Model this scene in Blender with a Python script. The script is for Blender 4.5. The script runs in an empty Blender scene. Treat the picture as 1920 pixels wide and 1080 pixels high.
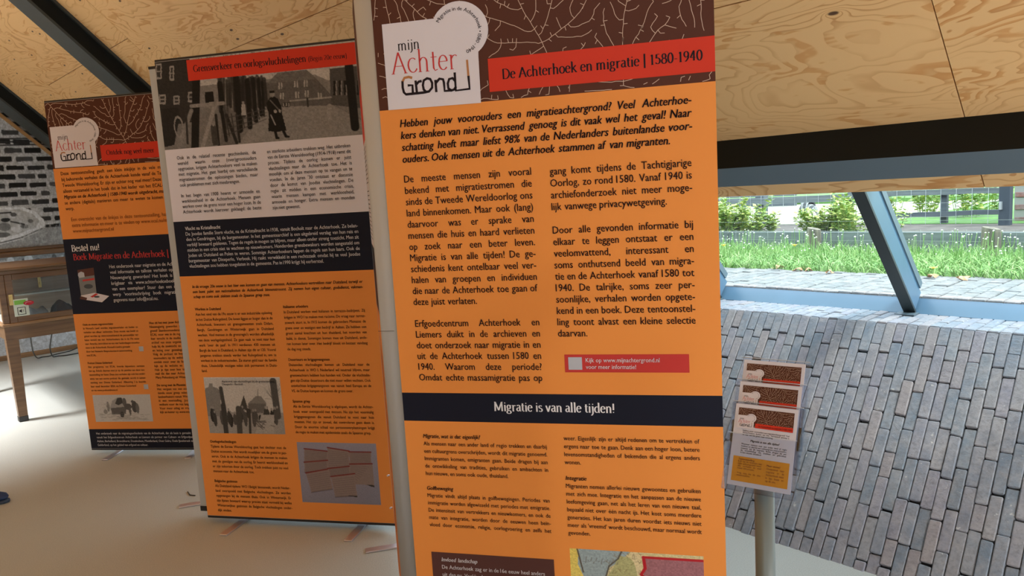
import bpy, bmesh, math, random
import numpy as np
from mathutils import Matrix, Vector
random.seed(7)
SC = bpy.context.scene
COL = SC.collection
# ------------------------------------------------------------------ camera
# world axes: X = outwards through the low window, Y = along the building, Z = up
FPX = 1400.0
CAMH = 1.6
_d = np.array([620, -10560, -FPX]); Zc = -_d / np.linalg.norm(_d)
_f = np.array([0, 0, -1.0]); Yc = _f - _f @ Zc * Zc; Yc /= np.linalg.norm(Yc); Xc = np.cross(Yc, Zc)
R0 = np.array([Xc, Yc, Zc])
un = np.array([-0.68312, 0.73031]); 
A2 = np.array([[un[1], -un[0], 0], [un[0], un[1], 0], [0, 0, 1.0]])
RC = A2 @ R0
CAM = np.array([0, 0, CAMH])
cd = bpy.data.cameras.new('camera'); cam = bpy.data.objects.new('camera', cd); COL.objects.link(cam)
cd.sensor_width = 36; cd.lens = FPX / 1920 * 36; cd.clip_start = 0.05; cd.clip_end = 300
M = Matrix.Identity(4)
for i in range(3):
    for j in range(3): M[i][j] = RC[i, j]
M.translation = Vector(CAM); cam.matrix_world = M
SC.camera = cam
# ------------------------------------------------------------------ light and exposure
SC.view_settings.view_transform = 'Standard'; SC.view_settings.look = 'None'
SC.view_settings.gamma = 1; SC.view_settings.use_curve_mapping = False
SC.view_settings.exposure = 0.0
world = bpy.data.worlds.new('sky'); SC.world = world; world.use_nodes = True
bg = world.node_tree.nodes['Background']
bg.inputs[0].default_value = (0.80, 0.92, 1.0, 1); bg.inputs[1].default_value = 4.3
def area(name, loc, target, sx, sy, power, color):
    l = bpy.data.lights.new(name, 'AREA'); l.shape = 'RECTANGLE'; l.size = sx; l.size_y = sy
    l.energy = power; l.color = color
    o = bpy.data.objects.new(name, l); COL.objects.link(o); o.location = loc
    o.rotation_euler = (Vector(target) - Vector(loc)).to_track_quat('-Z', 'Y').to_euler()
    return o
sl = bpy.data.lights.new('sun', 'SUN'); sl.energy = 3.2; sl.angle = math.radians(12); sl.color = (1, .96, .88)
so = bpy.data.objects.new('sun', sl); COL.objects.link(so)
so.rotation_euler = Vector((-0.15, 0.45, -0.88)).to_track_quat('-Z', 'Y').to_euler()
area('rooflight_daylight', (-3.1, -1.6, 3.6), (0.9, 1.2, 0.9), 1.6, 1.2, 18, (1, .96, .95))
area('end_floor_fill', (-.6, 7.6, 3.0), (0.0, 7.6, 0), .8, .8, 110, (.98, .98, .97)).data.spread = math.radians(75)  # unseen lamp added to brighten the far left floor
area('ceiling_fill', (-1.2, 4.0, 2.36), (-1.2, 4.0, 5.0), .4, 9.0, 150, (1, .955, .90)).rotation_euler = (math.pi, 0, 0)  # out-of-view lamp, added only to lift the plywood ceiling
area('right_fill', (1.5, -1.7, .5), (2.7, 1.2, 1.9), .6, .6, 50, (1, .96, .95))  # added lamp behind the camera, brightens the right ceiling and front banner
area('left_fill', (-5.1, 5.6, 1.15), (0.5, 5.6, 1.9), 4, .6, 9, (.95, .95, 1))  # extra fill for the rear banners; the left wall has no window
# ------------------------------------------------------------------ helpers
def ray(x, y):
    return RC @ np.array([x - 960, -(y - 540), -FPX])
def hit(x, y, P, N):
    r = ray(x, y); t = ((np.array(P) - CAM) @ np.array(N)) / (r @ np.array(N)); return CAM + r * t
def at_z(x, y, z): return hit(x, y, (0, 0, z), (0, 0, 1))
def at_x(x, y, v): return hit(x, y, (v, 0, 0), (1, 0, 0))
def at_y(x, y, v): return hit(x, y, (0, v, 0), (0, 1, 0))
def link(o, parent=None):
    COL.objects.link(o)
    if parent is not None: o.parent = parent
    return o
def mesh(name, verts, faces, mat=None, parent=None, smooth=False, mats=None, midx=None):
    m = bpy.data.meshes.new(name); m.from_pydata([tuple(v) for v in verts], [], faces)
    if mats:
        for k in mats: m.materials.append(k)
        if midx: m.polygons.foreach_set('material_index', midx)
    elif mat: m.materials.append(mat)
    if smooth: m.polygons.foreach_set('use_smooth', [True] * len(m.polygons))
    m.update()
    return link(bpy.data.objects.new(name, m), parent)
def tag(o, label=None, cat=None, group=None, kind=None):
    if label: o['label'] = label
    if cat: o['category'] = cat
    if group: o['group'] = group
    if kind: o['kind'] = kind
    return o
def empty(name, loc, rz=0.0, label=None, cat=None, group=None):
    o = bpy.data.objects.new(name, None); COL.objects.link(o); o.location = tuple(loc); o.rotation_euler = (0, 0, rz)
    o.empty_display_size = .1
    return tag(o, label, cat, group)
class MB:
    def __init__(s): s.v = []; s.f = []
    def add(s, v, f):
        k = len(s.v); s.v += [tuple(map(float, p)) for p in v]; s.f += [tuple(i + k for i in q) for q in f]; return s
    def box(s, a, b, bev=0.0):
        x0, y0, z0 = a; x1, y1, z1 = b
        if bev <= 0:
            return s.add([(x0,y0,z0),(x1,y0,z0),(x1,y1,z0),(x0,y1,z0),(x0,y0,z1),(x1,y0,z1),(x1,y1,z1),(x0,y1,z1)],
                         [(0,3,2,1),(4,5,6,7),(0,1,5,4),(1,2,6,5),(2,3,7,6),(3,0,4,7)])
        bm = bmesh.new(); bmesh.ops.create_cube(bm, size=1)
        for v in bm.verts: v.co = Vector(((x0+x1)/2 + v.co.x*(x1-x0), (y0+y1)/2 + v.co.y*(y1-y0), (z0+z1)/2 + v.co.z*(z1-z0)))
        bmesh.ops.bevel(bm, geom=bm.edges[:], offset=bev, segments=1, affect='EDGES')
        bm.verts.ensure_lookup_table(); bm.verts.index_update()
        s.add([v.co[:] for v in bm.verts], [tuple(v.index for v in f.verts) for f in bm.faces]); bm.free(); return s
    def tube(s, pts, r, n=8, cap=True):
        pts = [Vector(p) for p in pts]; rr = r if isinstance(r, (list, tuple)) else [r]*len(pts)
        vs = []; fs = []
        for i, p in enumerate(pts):
            t = (pts[min(i+1, len(pts)-1)] - pts[max(i-1, 0)]).normalized()
            a = t.cross(Vector((0, 0, 1)));
            if a.length < .05: a = t.cross(Vector((1, 0, 0)))
            a.normalize(); b = t.cross(a)
            for k in range(n):
                g = 2*math.pi*k/n; vs.append(p + (a*math.cos(g) + b*math.sin(g))*rr[i])
        for i in range(len(pts)-1):
            for k in range(n):
                fs.append((i*n+k, i*n+(k+1) % n, (i+1)*n+(k+1) % n, (i+1)*n+k))
        if cap: fs.append(tuple(range(n))[::-1]); fs.append(tuple((len(pts)-1)*n+k for k in range(n)))
        return s.add(vs, fs)
    def extrude(s, prof, axis, a, b):
        """prof: list of 2-D points; axis 'y': points are (x,z); axis 'x': (y,z)"""
        n = len(prof)
        if axis == 'y': v = [(p[0], a, p[1]) for p in prof] + [(p[0], b, p[1]) for p in prof]
        else: v = [(a, p[0], p[1]) for p in prof] + [(b, p[0], p[1]) for p in prof]
        f = [tuple(range(n))[::-1], tuple(range(n, 2*n))] + [(k, (k+1) % n, n+(k+1) % n, n+k) for k in range(n)]
        return s.add(v, f)
    def lathe(s, prof, n=16, c=(0, 0, 0)):
        vs = []; fs = []
        for r, z in prof:
            for k in range(n):
                g = 2*math.pi*k/n; vs.append((c[0]+r*math.cos(g), c[1]+r*math.sin(g), c[2]+z))
        for i in range(len(prof)-1):
            for k in range(n): fs.append((i*n+k, i*n+(k+1) % n, (i+1)*n+(k+1) % n, (i+1)*n+k))
        fs.append(tuple(range(n))[::-1]); fs.append(tuple((len(prof)-1)*n+k for k in range(n)))
        return s.add(vs, fs)
    def out(s, name, mat, parent=None, smooth=False):
        o = mesh(name, s.v, s.f, mat, parent, smooth)
        bm = bmesh.new(); bm.from_mesh(o.data); bmesh.ops.recalc_face_normals(bm, faces=bm.faces); bm.to_mesh(o.data); bm.free()
        return o
# ------------------------------------------------------------------ materials
def mat(name, col, rough=.6, metal=0.0, spec=.5, bump=0.0, bscale=60, var=0.0, vscale=4.0, emit=None):
    m = bpy.data.materials.new(name); m.use_nodes = True; nt = m.node_tree; p = nt.nodes['Principled BSDF']
    p.inputs['Base Color'].default_value = (*col, 1); p.inputs['Roughness'].default_value = rough
    p.inputs['Metallic'].default_value = metal; p.inputs['Specular IOR Level'].default_value = spec
    if bump or var:
        tc = nt.nodes.new('ShaderNodeTexCoord')
    if var:
        nz = nt.nodes.new('ShaderNodeTexNoise'); nz.inputs['Scale'].default_value = vscale; nz.inputs['Detail'].default_value = 5
        nt.links.new(tc.outputs['Object'], nz.inputs['Vector'])
        mx = nt.nodes.new('ShaderNodeMapRange'); mx.inputs[1].default_value = .3; mx.inputs[2].default_value = .7
        mx.inputs[3].default_value = 1-var; mx.inputs[4].default_value = 1+var
        nt.links.new(nz.outputs['Fac'], mx.inputs[0])
        vm = nt.nodes.new('ShaderNodeVectorMath'); vm.operation = 'SCALE'; vm.inputs[0].default_value = col
        nt.links.new(mx.outputs[0], vm.inputs['Scale']); nt.links.new(vm.outputs[0], p.inputs['Base Color'])
    if bump:
        n2 = nt.nodes.new('ShaderNodeTexNoise'); n2.inputs['Scale'].default_value = bscale; n2.inputs['Detail'].default_value = 4
        nt.links.new(tc.outputs['Object'], n2.inputs['Vector'])
        b = nt.nodes.new('ShaderNodeBump'); b.inputs['Strength'].default_value = bump; b.inputs['Distance'].default_value = .01
        nt.links.new(n2.outputs['Fac'], b.inputs['Height']); nt.links.new(b.outputs[0], p.inputs['Normal'])
    return m
class NT:
    """tiny node-tree writer"""
    def __init__(s, name):
        s.m = bpy.data.materials.new(name); s.m.use_nodes = True; s.nt = s.m.node_tree; s.p = s.nt.nodes['Principled BSDF']
    def n(s, t, **k):
        x = s.nt.nodes.new(t)
        for a, b in k.items(): setattr(x, a, b)
        return x
    def l(s, a, b): s.nt.links.new(a, b)
    def math(s, op, a, b=None, c=None):
        x = s.n('ShaderNodeMath', operation=op)
        for i, v in enumerate((a, b, c)):
            if v is None: continue
            if isinstance(v, (int, float)): x.inputs[i].default_value = v
            else: s.l(v, x.inputs[i])
        return x.outputs[0]
    def noise(s, vec, scale, detail=3, rough=.5, dist=0):
        x = s.n('ShaderNodeTexNoise'); x.inputs['Scale'].default_value = scale; x.inputs['Detail'].default_value = detail
        x.inputs['Roughness'].default_value = rough; x.inputs['Distortion'].default_value = dist
        s.l(vec, x.inputs['Vector']); return x.outputs['Fac']
    def ramp(s, fac, stops, interp='LINEAR'):
        r = s.n('ShaderNodeValToRGB'); r.color_ramp.interpolation = interp; e = r.color_ramp.elements
        e[0].position, e[0].color = stops[0][0], (*stops[0][1], 1); e[1].position, e[1].color = stops[-1][0], (*stops[-1][1], 1)
        for p, c in stops[1:-1]: q = e.new(p); q.color = (*c, 1)
        s.l(fac, r.inputs[0]); return r.outputs[0]
    def mix(s, fac, a, b, mode='MIX'):
        x = s.n('ShaderNodeMix', data_type='RGBA', blend_type=mode)
        if isinstance(fac, (int, float)): x.inputs[0].default_value = fac
        else: s.l(fac, x.inputs[0])
        for v, i in ((a, 6), (b, 7)):
            if isinstance(v, tuple): x.inputs[i].default_value = (*v, 1)
            else: s.l(v, x.inputs[i])
        return x.outputs[2]
def plywood(name, base=(.62, .40, .19), long_axis=1, k=1.0):
    t = NT(name); tc = t.n('ShaderNodeTexCoord'); oi = t.n('ShaderNodeObjectInfo')
    off = t.n('ShaderNodeVectorMath', operation='SCALE'); off.inputs[0].default_value = (31, 17, 9); t.l(oi.outputs['Random'], off.inputs['Scale'])
    mp = t.n('ShaderNodeMapping'); sc = [1.5*k, 1.5*k, 1.5*k]; sc[long_axis] = .42*k; mp.inputs['Scale'].default_value = sc
    t.l(tc.outputs['Object'], mp.inputs[0])
    ad = t.n('ShaderNodeVectorMath', operation='ADD'); t.l(mp.outputs[0], ad.inputs[0]); t.l(off.outputs[0], ad.inputs[1]); v = ad.outputs[0]
    vo = t.n('ShaderNodeTexVoronoi', voronoi_dimensions='2D'); vo.inputs['Scale'].default_value = 3.6; vo.inputs['Randomness'].default_value = 1; t.l(v, vo.inputs['Vector'])
    dk = vo.outputs['Distance']
    bumpk = t.math('MULTIPLY', t.math('POWER', 2.718, t.math('MULTIPLY', dk, -15.0)), .26)
    f = t.math('ADD', t.noise(v, 1.5, 4, .5, .7), bumpk)
    fr = t.math('FRACT', t.math('MULTIPLY', f, 24.0))
    line = t.ramp(fr, [(0, (1, 1, 1)), (.10, (.75, .75, .75)), (.30, (0, 0, 0)), (.97, (0, 0, 0)), (1, (.8, .8, .8))])
    amt = t.ramp(t.noise(v, 3.2, 2), [(.35, (.15, .15, .15)), (.62, (.8, .8, .8))])
    la = t.math('MULTIPLY', line, amt)
    patch = t.ramp(t.noise(v, 5.5, 3, .6, .8), [(.54, (0, 0, 0)), (.58, (.65, .65, .65))])
    patch = t.math('MULTIPLY', patch, t.ramp(fr, [(.0, (1, 1, 1)), (.42, (1, 1, 1)), (.5, (0, 0, 0))]))
    b2 = tuple(c*q for c, q in zip(base, (.60, .41, .26)))
    c = t.mix(t.noise(v, 1.1, 2), tuple(x*1.07 for x in base), tuple(x*.92 for x in base))
    c = t.mix(la, c, b2); c = t.mix(patch, c, tuple(x*q for x, q in zip(base, (.76, .55, .36))))
    vk = t.n('ShaderNodeTexVoronoi', voronoi_dimensions='2D'); vk.inputs['Scale'].default_value = 3.6; t.l(v, vk.inputs['Vector'])
    kn = t.ramp(vk.outputs['Distance'], [(.022, (1, 1, 1)), (.034, (0, 0, 0))])
    c = t.mix(kn, c, (.10, .055, .03))
    t.l(c, t.p.inputs['Base Color']); t.p.inputs['Roughness'].default_value = .55; t.p.inputs['Specular IOR Level'].default_value = .3
    return t.m
def wood(name, c1, c2, axis=0, rough=.45, sc=1.0):
    t = NT(name); tc = t.n('ShaderNodeTexCoord'); mp = t.n('ShaderNodeMapping'); s = [30*sc]*3; s[axis] = 2.0*sc; mp.inputs['Scale'].default_value = s
    t.l(tc.outputs['Object'], mp.inputs[0]); f = t.noise(mp.outputs[0], 1.0, 5, .6, .5)
    t.l(t.ramp(f, [(.3, c2), (.7, c1)]), t.p.inputs['Base Color']); t.p.inputs['Roughness'].default_value = rough
    return t.m
def brickmat(name, stops, bump=.5, rnd=True, rough=.85):
    t = NT(name); tc = t.n('ShaderNodeTexCoord')
    if rnd: r = t.n('ShaderNodeObjectInfo').outputs['Random']
    else: r = t.n('ShaderNodeNewGeometry').outputs['Random Per Island']
    g = t.n('ShaderNodeVectorMath', operation='SCALE'); g.inputs[0].default_value = (13, 29, 7); t.l(r, g.inputs['Scale'])
    ad = t.n('ShaderNodeVectorMath', operation='ADD'); t.l(tc.outputs['Object'], ad.inputs[0]); t.l(g.outputs[0], ad.inputs[1]); v = ad.outputs[0]
    c = t.ramp(r, stops)
    n1 = t.noise(v, 14, 5, .65); c = t.mix(t.ramp(n1, [(.35, (0,)*3), (.75, (.55,)*3)]), c, (.42, .40, .40))
    n2 = t.noise(v, 55, 4, .7); c = t.mix(t.ramp(n2, [(.3, (.45,)*3), (.55, (0,)*3)]), c, (.10, .10, .11))
    n3 = t.noise(v, 38, 2); c = t.mix(t.ramp(n3, [(.70, (0,)*3), (.76, (.6,)*3)]), c, (.6, .6, .6))
    t.l(c, t.p.inputs['Base Color']); t.p.inputs['Roughness'].default_value = rough
    b = t.n('ShaderNodeBump'); b.inputs['Strength'].default_value = bump; b.inputs['Distance'].default_value = .006
    t.l(t.math('ADD', t.noise(v, 45, 4, .7), t.noise(v, 12, 2)), b.inputs['Height']); t.l(b.outputs[0], t.p.inputs['Normal'])
    return t.m
def attrmat(name, rough=.5):
    t = NT(name); a = t.n('ShaderNodeVertexColor'); a.layer_name = 'Col'; t.l(a.outputs[0], t.p.inputs['Base Color'])
    t.p.inputs['Roughness'].default_value = rough; t.p.inputs['Specular IOR Level'].default_value = .15; return t.m
def glassmat(name, tint=(1, 1, 1), refl=.06):
    m = bpy.data.materials.new(name); m.use_nodes = True; nt = m.node_tree; nt.nodes.clear()
    o = nt.nodes.new('ShaderNodeOutputMaterial'); t = nt.nodes.new('ShaderNodeBsdfTransparent'); t.inputs[0].default_value = (*tint, 1)
    g = nt.nodes.new('ShaderNodeBsdfGlossy'); g.inputs['Roughness'].default_value = .02
    fr = nt.nodes.new('ShaderNodeLayerWeight'); fr.inputs[0].default_value = .5
    pw_ = nt.nodes.new('ShaderNodeMath'); pw_.operation = 'POWER'; pw_.inputs[1].default_value = 5; nt.links.new(fr.outputs['Facing'], pw_.inputs[0])
    mm = nt.nodes.new('ShaderNodeMath'); mm.operation = 'MULTIPLY_ADD'; mm.inputs[1].default_value = .85; mm.inputs[2].default_value = refl; mm.use_clamp = True
    x = nt.nodes.new('ShaderNodeMixShader'); nt.links.new(pw_.outputs[0], mm.inputs[0]); nt.links.new(mm.outputs[0], x.inputs[0])
    nt.links.new(t.outputs[0], x.inputs[1]); nt.links.new(g.outputs[0], x.inputs[2]); nt.links.new(x.outputs[0], o.inputs[0])
    return m
def fabric(name, col, rough=.5, sheen=0):
    return mat(name, col, rough, spec=.16, bump=.06, bscale=9)
PLY = plywood('plywood', (.78, .505, .235)); PLYEDGE = plywood('plywood_edge', (.62, .38, .17), 1, 2.2)
STEEL = mat('painted_steel_dark', (.030, .040, .043), .45, bump=.05, bscale=25)
STEELD = mat('steel_black_and_shade', (.008, .011, .012), .6, spec=.15)
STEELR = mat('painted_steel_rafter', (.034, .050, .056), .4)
STEELG = mat('steel_grey_and_lit_face', (.10, .14, .17), .4)
ALU = mat('window_aluminium', (.085, .17, .26), .32, spec=.6, var=.08, vscale=3)
SLATE = [(0, (.145, .195, .255)), (.25, (.19, .225, .28)), (.45, (.225, .23, .285)), (.6, (.17, .215, .265)), (.78, (.24, .238, .272)), (.9, (.26, .243, .26)), (1, (.21, .255, .305))]
BRICK = brickmat('slate_brick', SLATE); BRICKS = brickmat('slate_brick_joined', SLATE, rnd=False)
JOINT = mat('dark_joint', (.035, .035, .038), .95)
PAVE = brickmat('pavement_brick', [(0, (.125, .14, .14)), (.5, (.18, .185, .175)), (1, (.15, .148, .145))], rnd=True)
PAVES = brickmat('pavement_brick_joined', [(0, (.125, .14, .14)), (.5, (.18, .185, .175)), (1, (.15, .148, .145))], rnd=False)
FLOORM = NT('speckled_floor')
_tc = FLOORM.n('ShaderNodeTexCoord')
_c = FLOORM.ramp(FLOORM.noise(_tc.outputs['Object'], 220, 3, .7), [(.36, (.29, .305, .295)), (.64, (.50, .515, .50))])
_c = FLOORM.mix(FLOORM.noise(_tc.outputs['Object'], 1.3, 4), _c, (.45, .46, .43))
_s = FLOORM.ramp(FLOORM.noise(_tc.outputs['Object'], 60, 2), [(.70, (0,)*3), (.78, (.35,)*3)])
_c = FLOORM.mix(_s, _c, (.25, .26, .25))
FLOORM.l(_c, FLOORM.p.inputs['Base Color']); FLOORM.p.inputs['Roughness'].default_value = .42; FLOORM.p.inputs['Specular IOR Level'].default_value = .35
_b = FLOORM.n('ShaderNodeBump'); _b.inputs['Strength'].default_value = .12; _b.inputs['Distance'].default_value = .003
FLOORM.l(FLOORM.noise(_tc.outputs['Object'], 240, 2), _b.inputs['Height']); FLOORM.l(_b.outputs[0], FLOORM.p.inputs['Normal'])
FLOORM = FLOORM.m
PLASTER = mat('wall_paint', (.62, .60, .56), .8)
GLASS = glassmat('window_glass', (.90, .97, .97), .045); CGLASS = glassmat('cabinet_glass', (.9, .92, .9), .07)
ACRYL = glassmat('clear_acrylic', (.90, .93, .97), .03)
def pr(n, c, r=.5): return fabric('print_' + n, c, r)
P_OR = pr('orange', (.79, .285, .062)); P_BR = pr('brown', (.085, .028, .017)); P_RED = pr('red', (.60, .042, .020))
P_NV = pr('navy', (.010, .012, .024)); P_WH = pr('white', (.68, .65, .71)); P_BK = pr('ink', (.016, .010, .014))
P_LINE = pr('branch_line', (.60, .45, .36)); P_BOX = pr('dark_box', (.095, .04, .035)); P_INKW = pr('white_ink', (.80, .80, .84))
P_REDT = pr('red_ink', (.55, .05, .05)); P_TAN = pr('golden_ink', (.45, .20, .08)); P_GREY = pr('grey_square', (.45, .47, .52)); P_QRED = pr('label_red', (.52, .045, .040))
P_BRT = pr('brown_ink', (.30, .09, .02)); PICT = attrmat('printed_picture')
CASE = mat('panel_side_fabric', (.50, .53, .56), .5, spec=.3); RAIL = mat('dark_grey_rail', (.03, .03, .033), .4, .5)
FOOTM = mat('brushed_foot', (.62, .60, .66), .45, .9)

# ------------------------------------------------------------------ printed pictures (vertex colours on a fine flat grid)
class Pic:
    def __init__(s, w, h, bgc=.3):
        s.w, s.h = w, h; s.a = np.zeros((h, w, 3)); s.a[:] = bgc
        s.X, s.Y = np.meshgrid((np.arange(w)+.5)/w, (np.arange(h)+.5)/h)
    def c(s, v): return np.array(v if isinstance(v, (tuple, list)) else (v, v, v), float)
    def poly(s, pts, v, al=1.0):
        ins = np.zeros(s.X.shape, bool); n = len(pts)
        for i in range(n):
            x0, y0 = pts[i]; x1, y1 = pts[(i+1) % n]
            if y0 == y1: continue
            ins ^= ((y0 > s.Y) != (y1 > s.Y)) & (s.X < (x1-x0)*(s.Y-y0)/(y1-y0)+x0)
        s.a[ins] = s.a[ins]*(1-al) + s.c(v)*al; return ins
    def rect(s, x0, y0, x1, y1, v, al=1.0): return s.poly([(x0, y0), (x1, y0), (x1, y1), (x0, y1)], v, al)
    def ell(s, cx, cy, rx, ry, v, al=1.0, ring=0):
        q = ((s.X-cx)/rx)**2 + ((s.Y-cy)/ry)**2; m = q < 1
        if ring: m &= q > (1-ring)**2
        s.a[m] = s.a[m]*(1-al) + s.c(v)*al
    def line(s, p, q, wd, v, al=1.0):
        asp = s.w/s.h; dx, dy = (q[0]-p[0])*asp, q[1]-p[1]; L = max(1e-6, dx*dx+dy*dy)
        t = np.clip((((s.X-p[0])*asp)*dx + (s.Y-p[1])*dy)/L, 0, 1)
        d = np.hypot((s.X-p[0])*asp - t*dx, (s.Y-p[1]) - t*dy); m = np.clip((wd-d)*s.h+.5, 0, 1)*al
        s.a[:] = s.a*(1-m[..., None]) + s.c(v)*m[..., None]
    def noise(s, amt, seed=1, cell=1, mul=True):
        r = np.random.RandomState(seed); n = r.rand(s.h//cell+2, s.w//cell+2)
        n = np.kron(n, np.ones((cell, cell)))[:s.h, :s.w]
        if mul: s.a *= (1+amt*(n-.5)*2)[..., None]
        else: s.a += (amt*(n-.5)*2)[..., None]
    def tint(s, t): s.a = np.clip(s.a, 0, 1)*np.array(t)
    def obj(s, name, corners, parent, y=None):
        """corners: 3-D TL, TR, BR, BL"""
        TL, TR, BR, BL = [np.array(p, float) for p in corners]
        gx = np.linspace(0, 1, s.w)[None, :, None]; gy = np.linspace(0, 1, s.h)[:, None, None]
        P = (TL*(1-gx)+TR*gx)*(1-gy) + (BL*(1-gx)+BR*gx)*gy
        m = bpy.data.meshes.new(name); nv = s.w*s.h; nf = (s.w-1)*(s.h-1)
        m.vertices.add(nv); m.vertices.foreach_set('co', P.reshape(-1))
        idx = np.arange(nv).reshape(s.h, s.w)
        q = np.stack([idx[:-1, :-1], idx[1:, :-1], idx[1:, 1:], idx[:-1, 1:]], -1).reshape(-1)
        m.loops.add(nf*4); m.loops.foreach_set('vertex_index', q); m.polygons.add(nf)
        m.polygons.foreach_set('loop_start', np.arange(nf)*4); m.polygons.foreach_set('loop_total', np.full(nf, 4))
        m.update(calc_edges=True)
        ca = m.color_attributes.new('Col', 'FLOAT_COLOR', 'POINT')
        c4 = np.ones((nv, 4)); c4[:, :3] = np.clip(s.a, 0, 1).reshape(-1, 3); ca.data.foreach_set('color', c4.reshape(-1))
        m.materials.append(PICT); return link(bpy.data.objects.new(name, m), parent)

# ------------------------------------------------------------------ lettering
_wc = {}
def word_mesh(w, bold, ital):
    key = (w, bold, ital)
    if key in _wc: return _wc[key]
    c = bpy.data.curves.new('w', 'FONT'); c.body = w; c.size = 1; c.resolution_u = 2; c.fill_mode = 'FRONT'
    c.offset = 0; c.shear = .22 if ital else 0
    o = bpy.data.objects.new('w', c); me = o.to_mesh()
    n = len(me.vertices); V = np.zeros(n*3); me.vertices.foreach_get('co', V); V = V.reshape(-1, 3)[:, :2].copy()
    F = [tuple(p.vertices) for p in me.polygons]; o.to_mesh_clear(); bpy.data.objects.remove(o); bpy.data.curves.remove(c)
    x0 = V[:, 0].min() if n else 0; x1 = V[:, 0].max() if n else 0
    V[:, 0] -= x0
    if bold and n:
        V = np.concatenate([V, V+np.array([.022, .004]), V+np.array([.044, 0])]); F = F+[tuple(i+n for i in f) for f in F]+[tuple(i+2*n for i in f) for f in F]; x1 += .044
    if not bold and n: V = np.concatenate([V, V+np.array([.016, 0])]); F = F+[tuple(i+n for i in f) for f in F]; x1 += .016
    _wc[key] = (V, F, x1-x0); return _wc[key]
class Flat:
    """collects flat print in local (s,t) of a sheet, built at y = -eps"""
    def __init__(s): s.v = []; s.f = []; s.mi = []; s.mats = []
    def mi_(s, m):
        if m not in s.mats: s.mats.append(m)
        return s.mats.index(m)
    def add(s, V, F, m, y):
        k = len(s.v); s.v += [(float(a), -y, float(b)) for a, b in V]; s.f += [tuple(i+k for i in q) for q in F]; s.mi += [s.mi_(m)]*len(F)
    def poly(s, pts, m, y=.001): s.add(pts, [tuple(range(len(pts)))], m, y)
    def ribbon(s, pts, w, m, y=.0015):
        pts = np.array(pts, float)
        if len(pts) < 2: return
        w = np.array(w if hasattr(w, '__len__') else [w]*len(pts), float)
        T = np.gradient(pts, axis=0); T /= (np.linalg.norm(T, axis=1)[:, None]+1e-9); N = np.stack([-T[:, 1], T[:, 0]], 1)
        L = pts+N*w[:, None]/2; Rr = pts-N*w[:, None]/2; n = len(pts)
        s.add(list(L)+list(Rr), [(i, n+i, n+i+1, i+1) for i in range(n-1)], m, y)
    def out(s, name, parent, label=None):
        o = mesh(name, s.v, s.f, None, parent, mats=s.mats, midx=s.mi)
        if label: o['label'] = label
        return o
def words(line):
    """'*' toggles bold-italic"""
    return line.split(' ')
def text_block(fl, lines, p0, p1, right, ink, y=.002, just=None, size=None, xr_last=None, k=1.0):
    """lines from baseline p0=(s,t) to last baseline p1; right = column's right s (list or value). Line prefix: '#' bold-italic, '~' not justified, '@' bold"""
    n = len(lines); rows = []
    for i, ln in enumerate(lines):
        b = it = False; j = True
        while ln and ln[0] in '#~@':
            if ln[0] == '#': b = it = True; j = j
            if ln[0] == '@': b = True
            if ln[0] == '~': j = False
            ln = ln[1:]
        f = i/max(1, n-1); rows.append((ln, b, it, j, p0[0]+(p1[0]-p0[0])*f, p0[1]+(p1[1]-p0[1])*f))
    if size is None:
        size = 1e9
        for ln, b, it, j, s0, t in rows:
            if ln and j:
                ws = ln.split(' '); tot = sum(word_mesh(w, b, it)[2] for w in ws) + .33*(len(ws)-1)
                size = min(size, (right-s0)/tot)
        size *= k
    maxs = (abs(p0[1]-p1[1])/max(1, n-1))*1.12 if n > 1 else 1e9
    hsc = 1.0; vs = min(size*1.15, maxs)
    for ln, b, it, j, s0, t in rows:
        if not ln: continue
        ws = ln.split(' '); W = [word_mesh(w, b, it) for w in ws]; tot = sum(w[2] for w in W)*size
        gap = ((right-s0)-tot)/(len(ws)-1) if (j and len(ws) > 1) else .32*size
        x = s0
        for V, F, w in W:
            fl.add(np.stack([x+V[:, 0]*size, t+V[:, 1]*vs], 1), F, ink, y); x += w*size+gap
    return size
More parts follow.
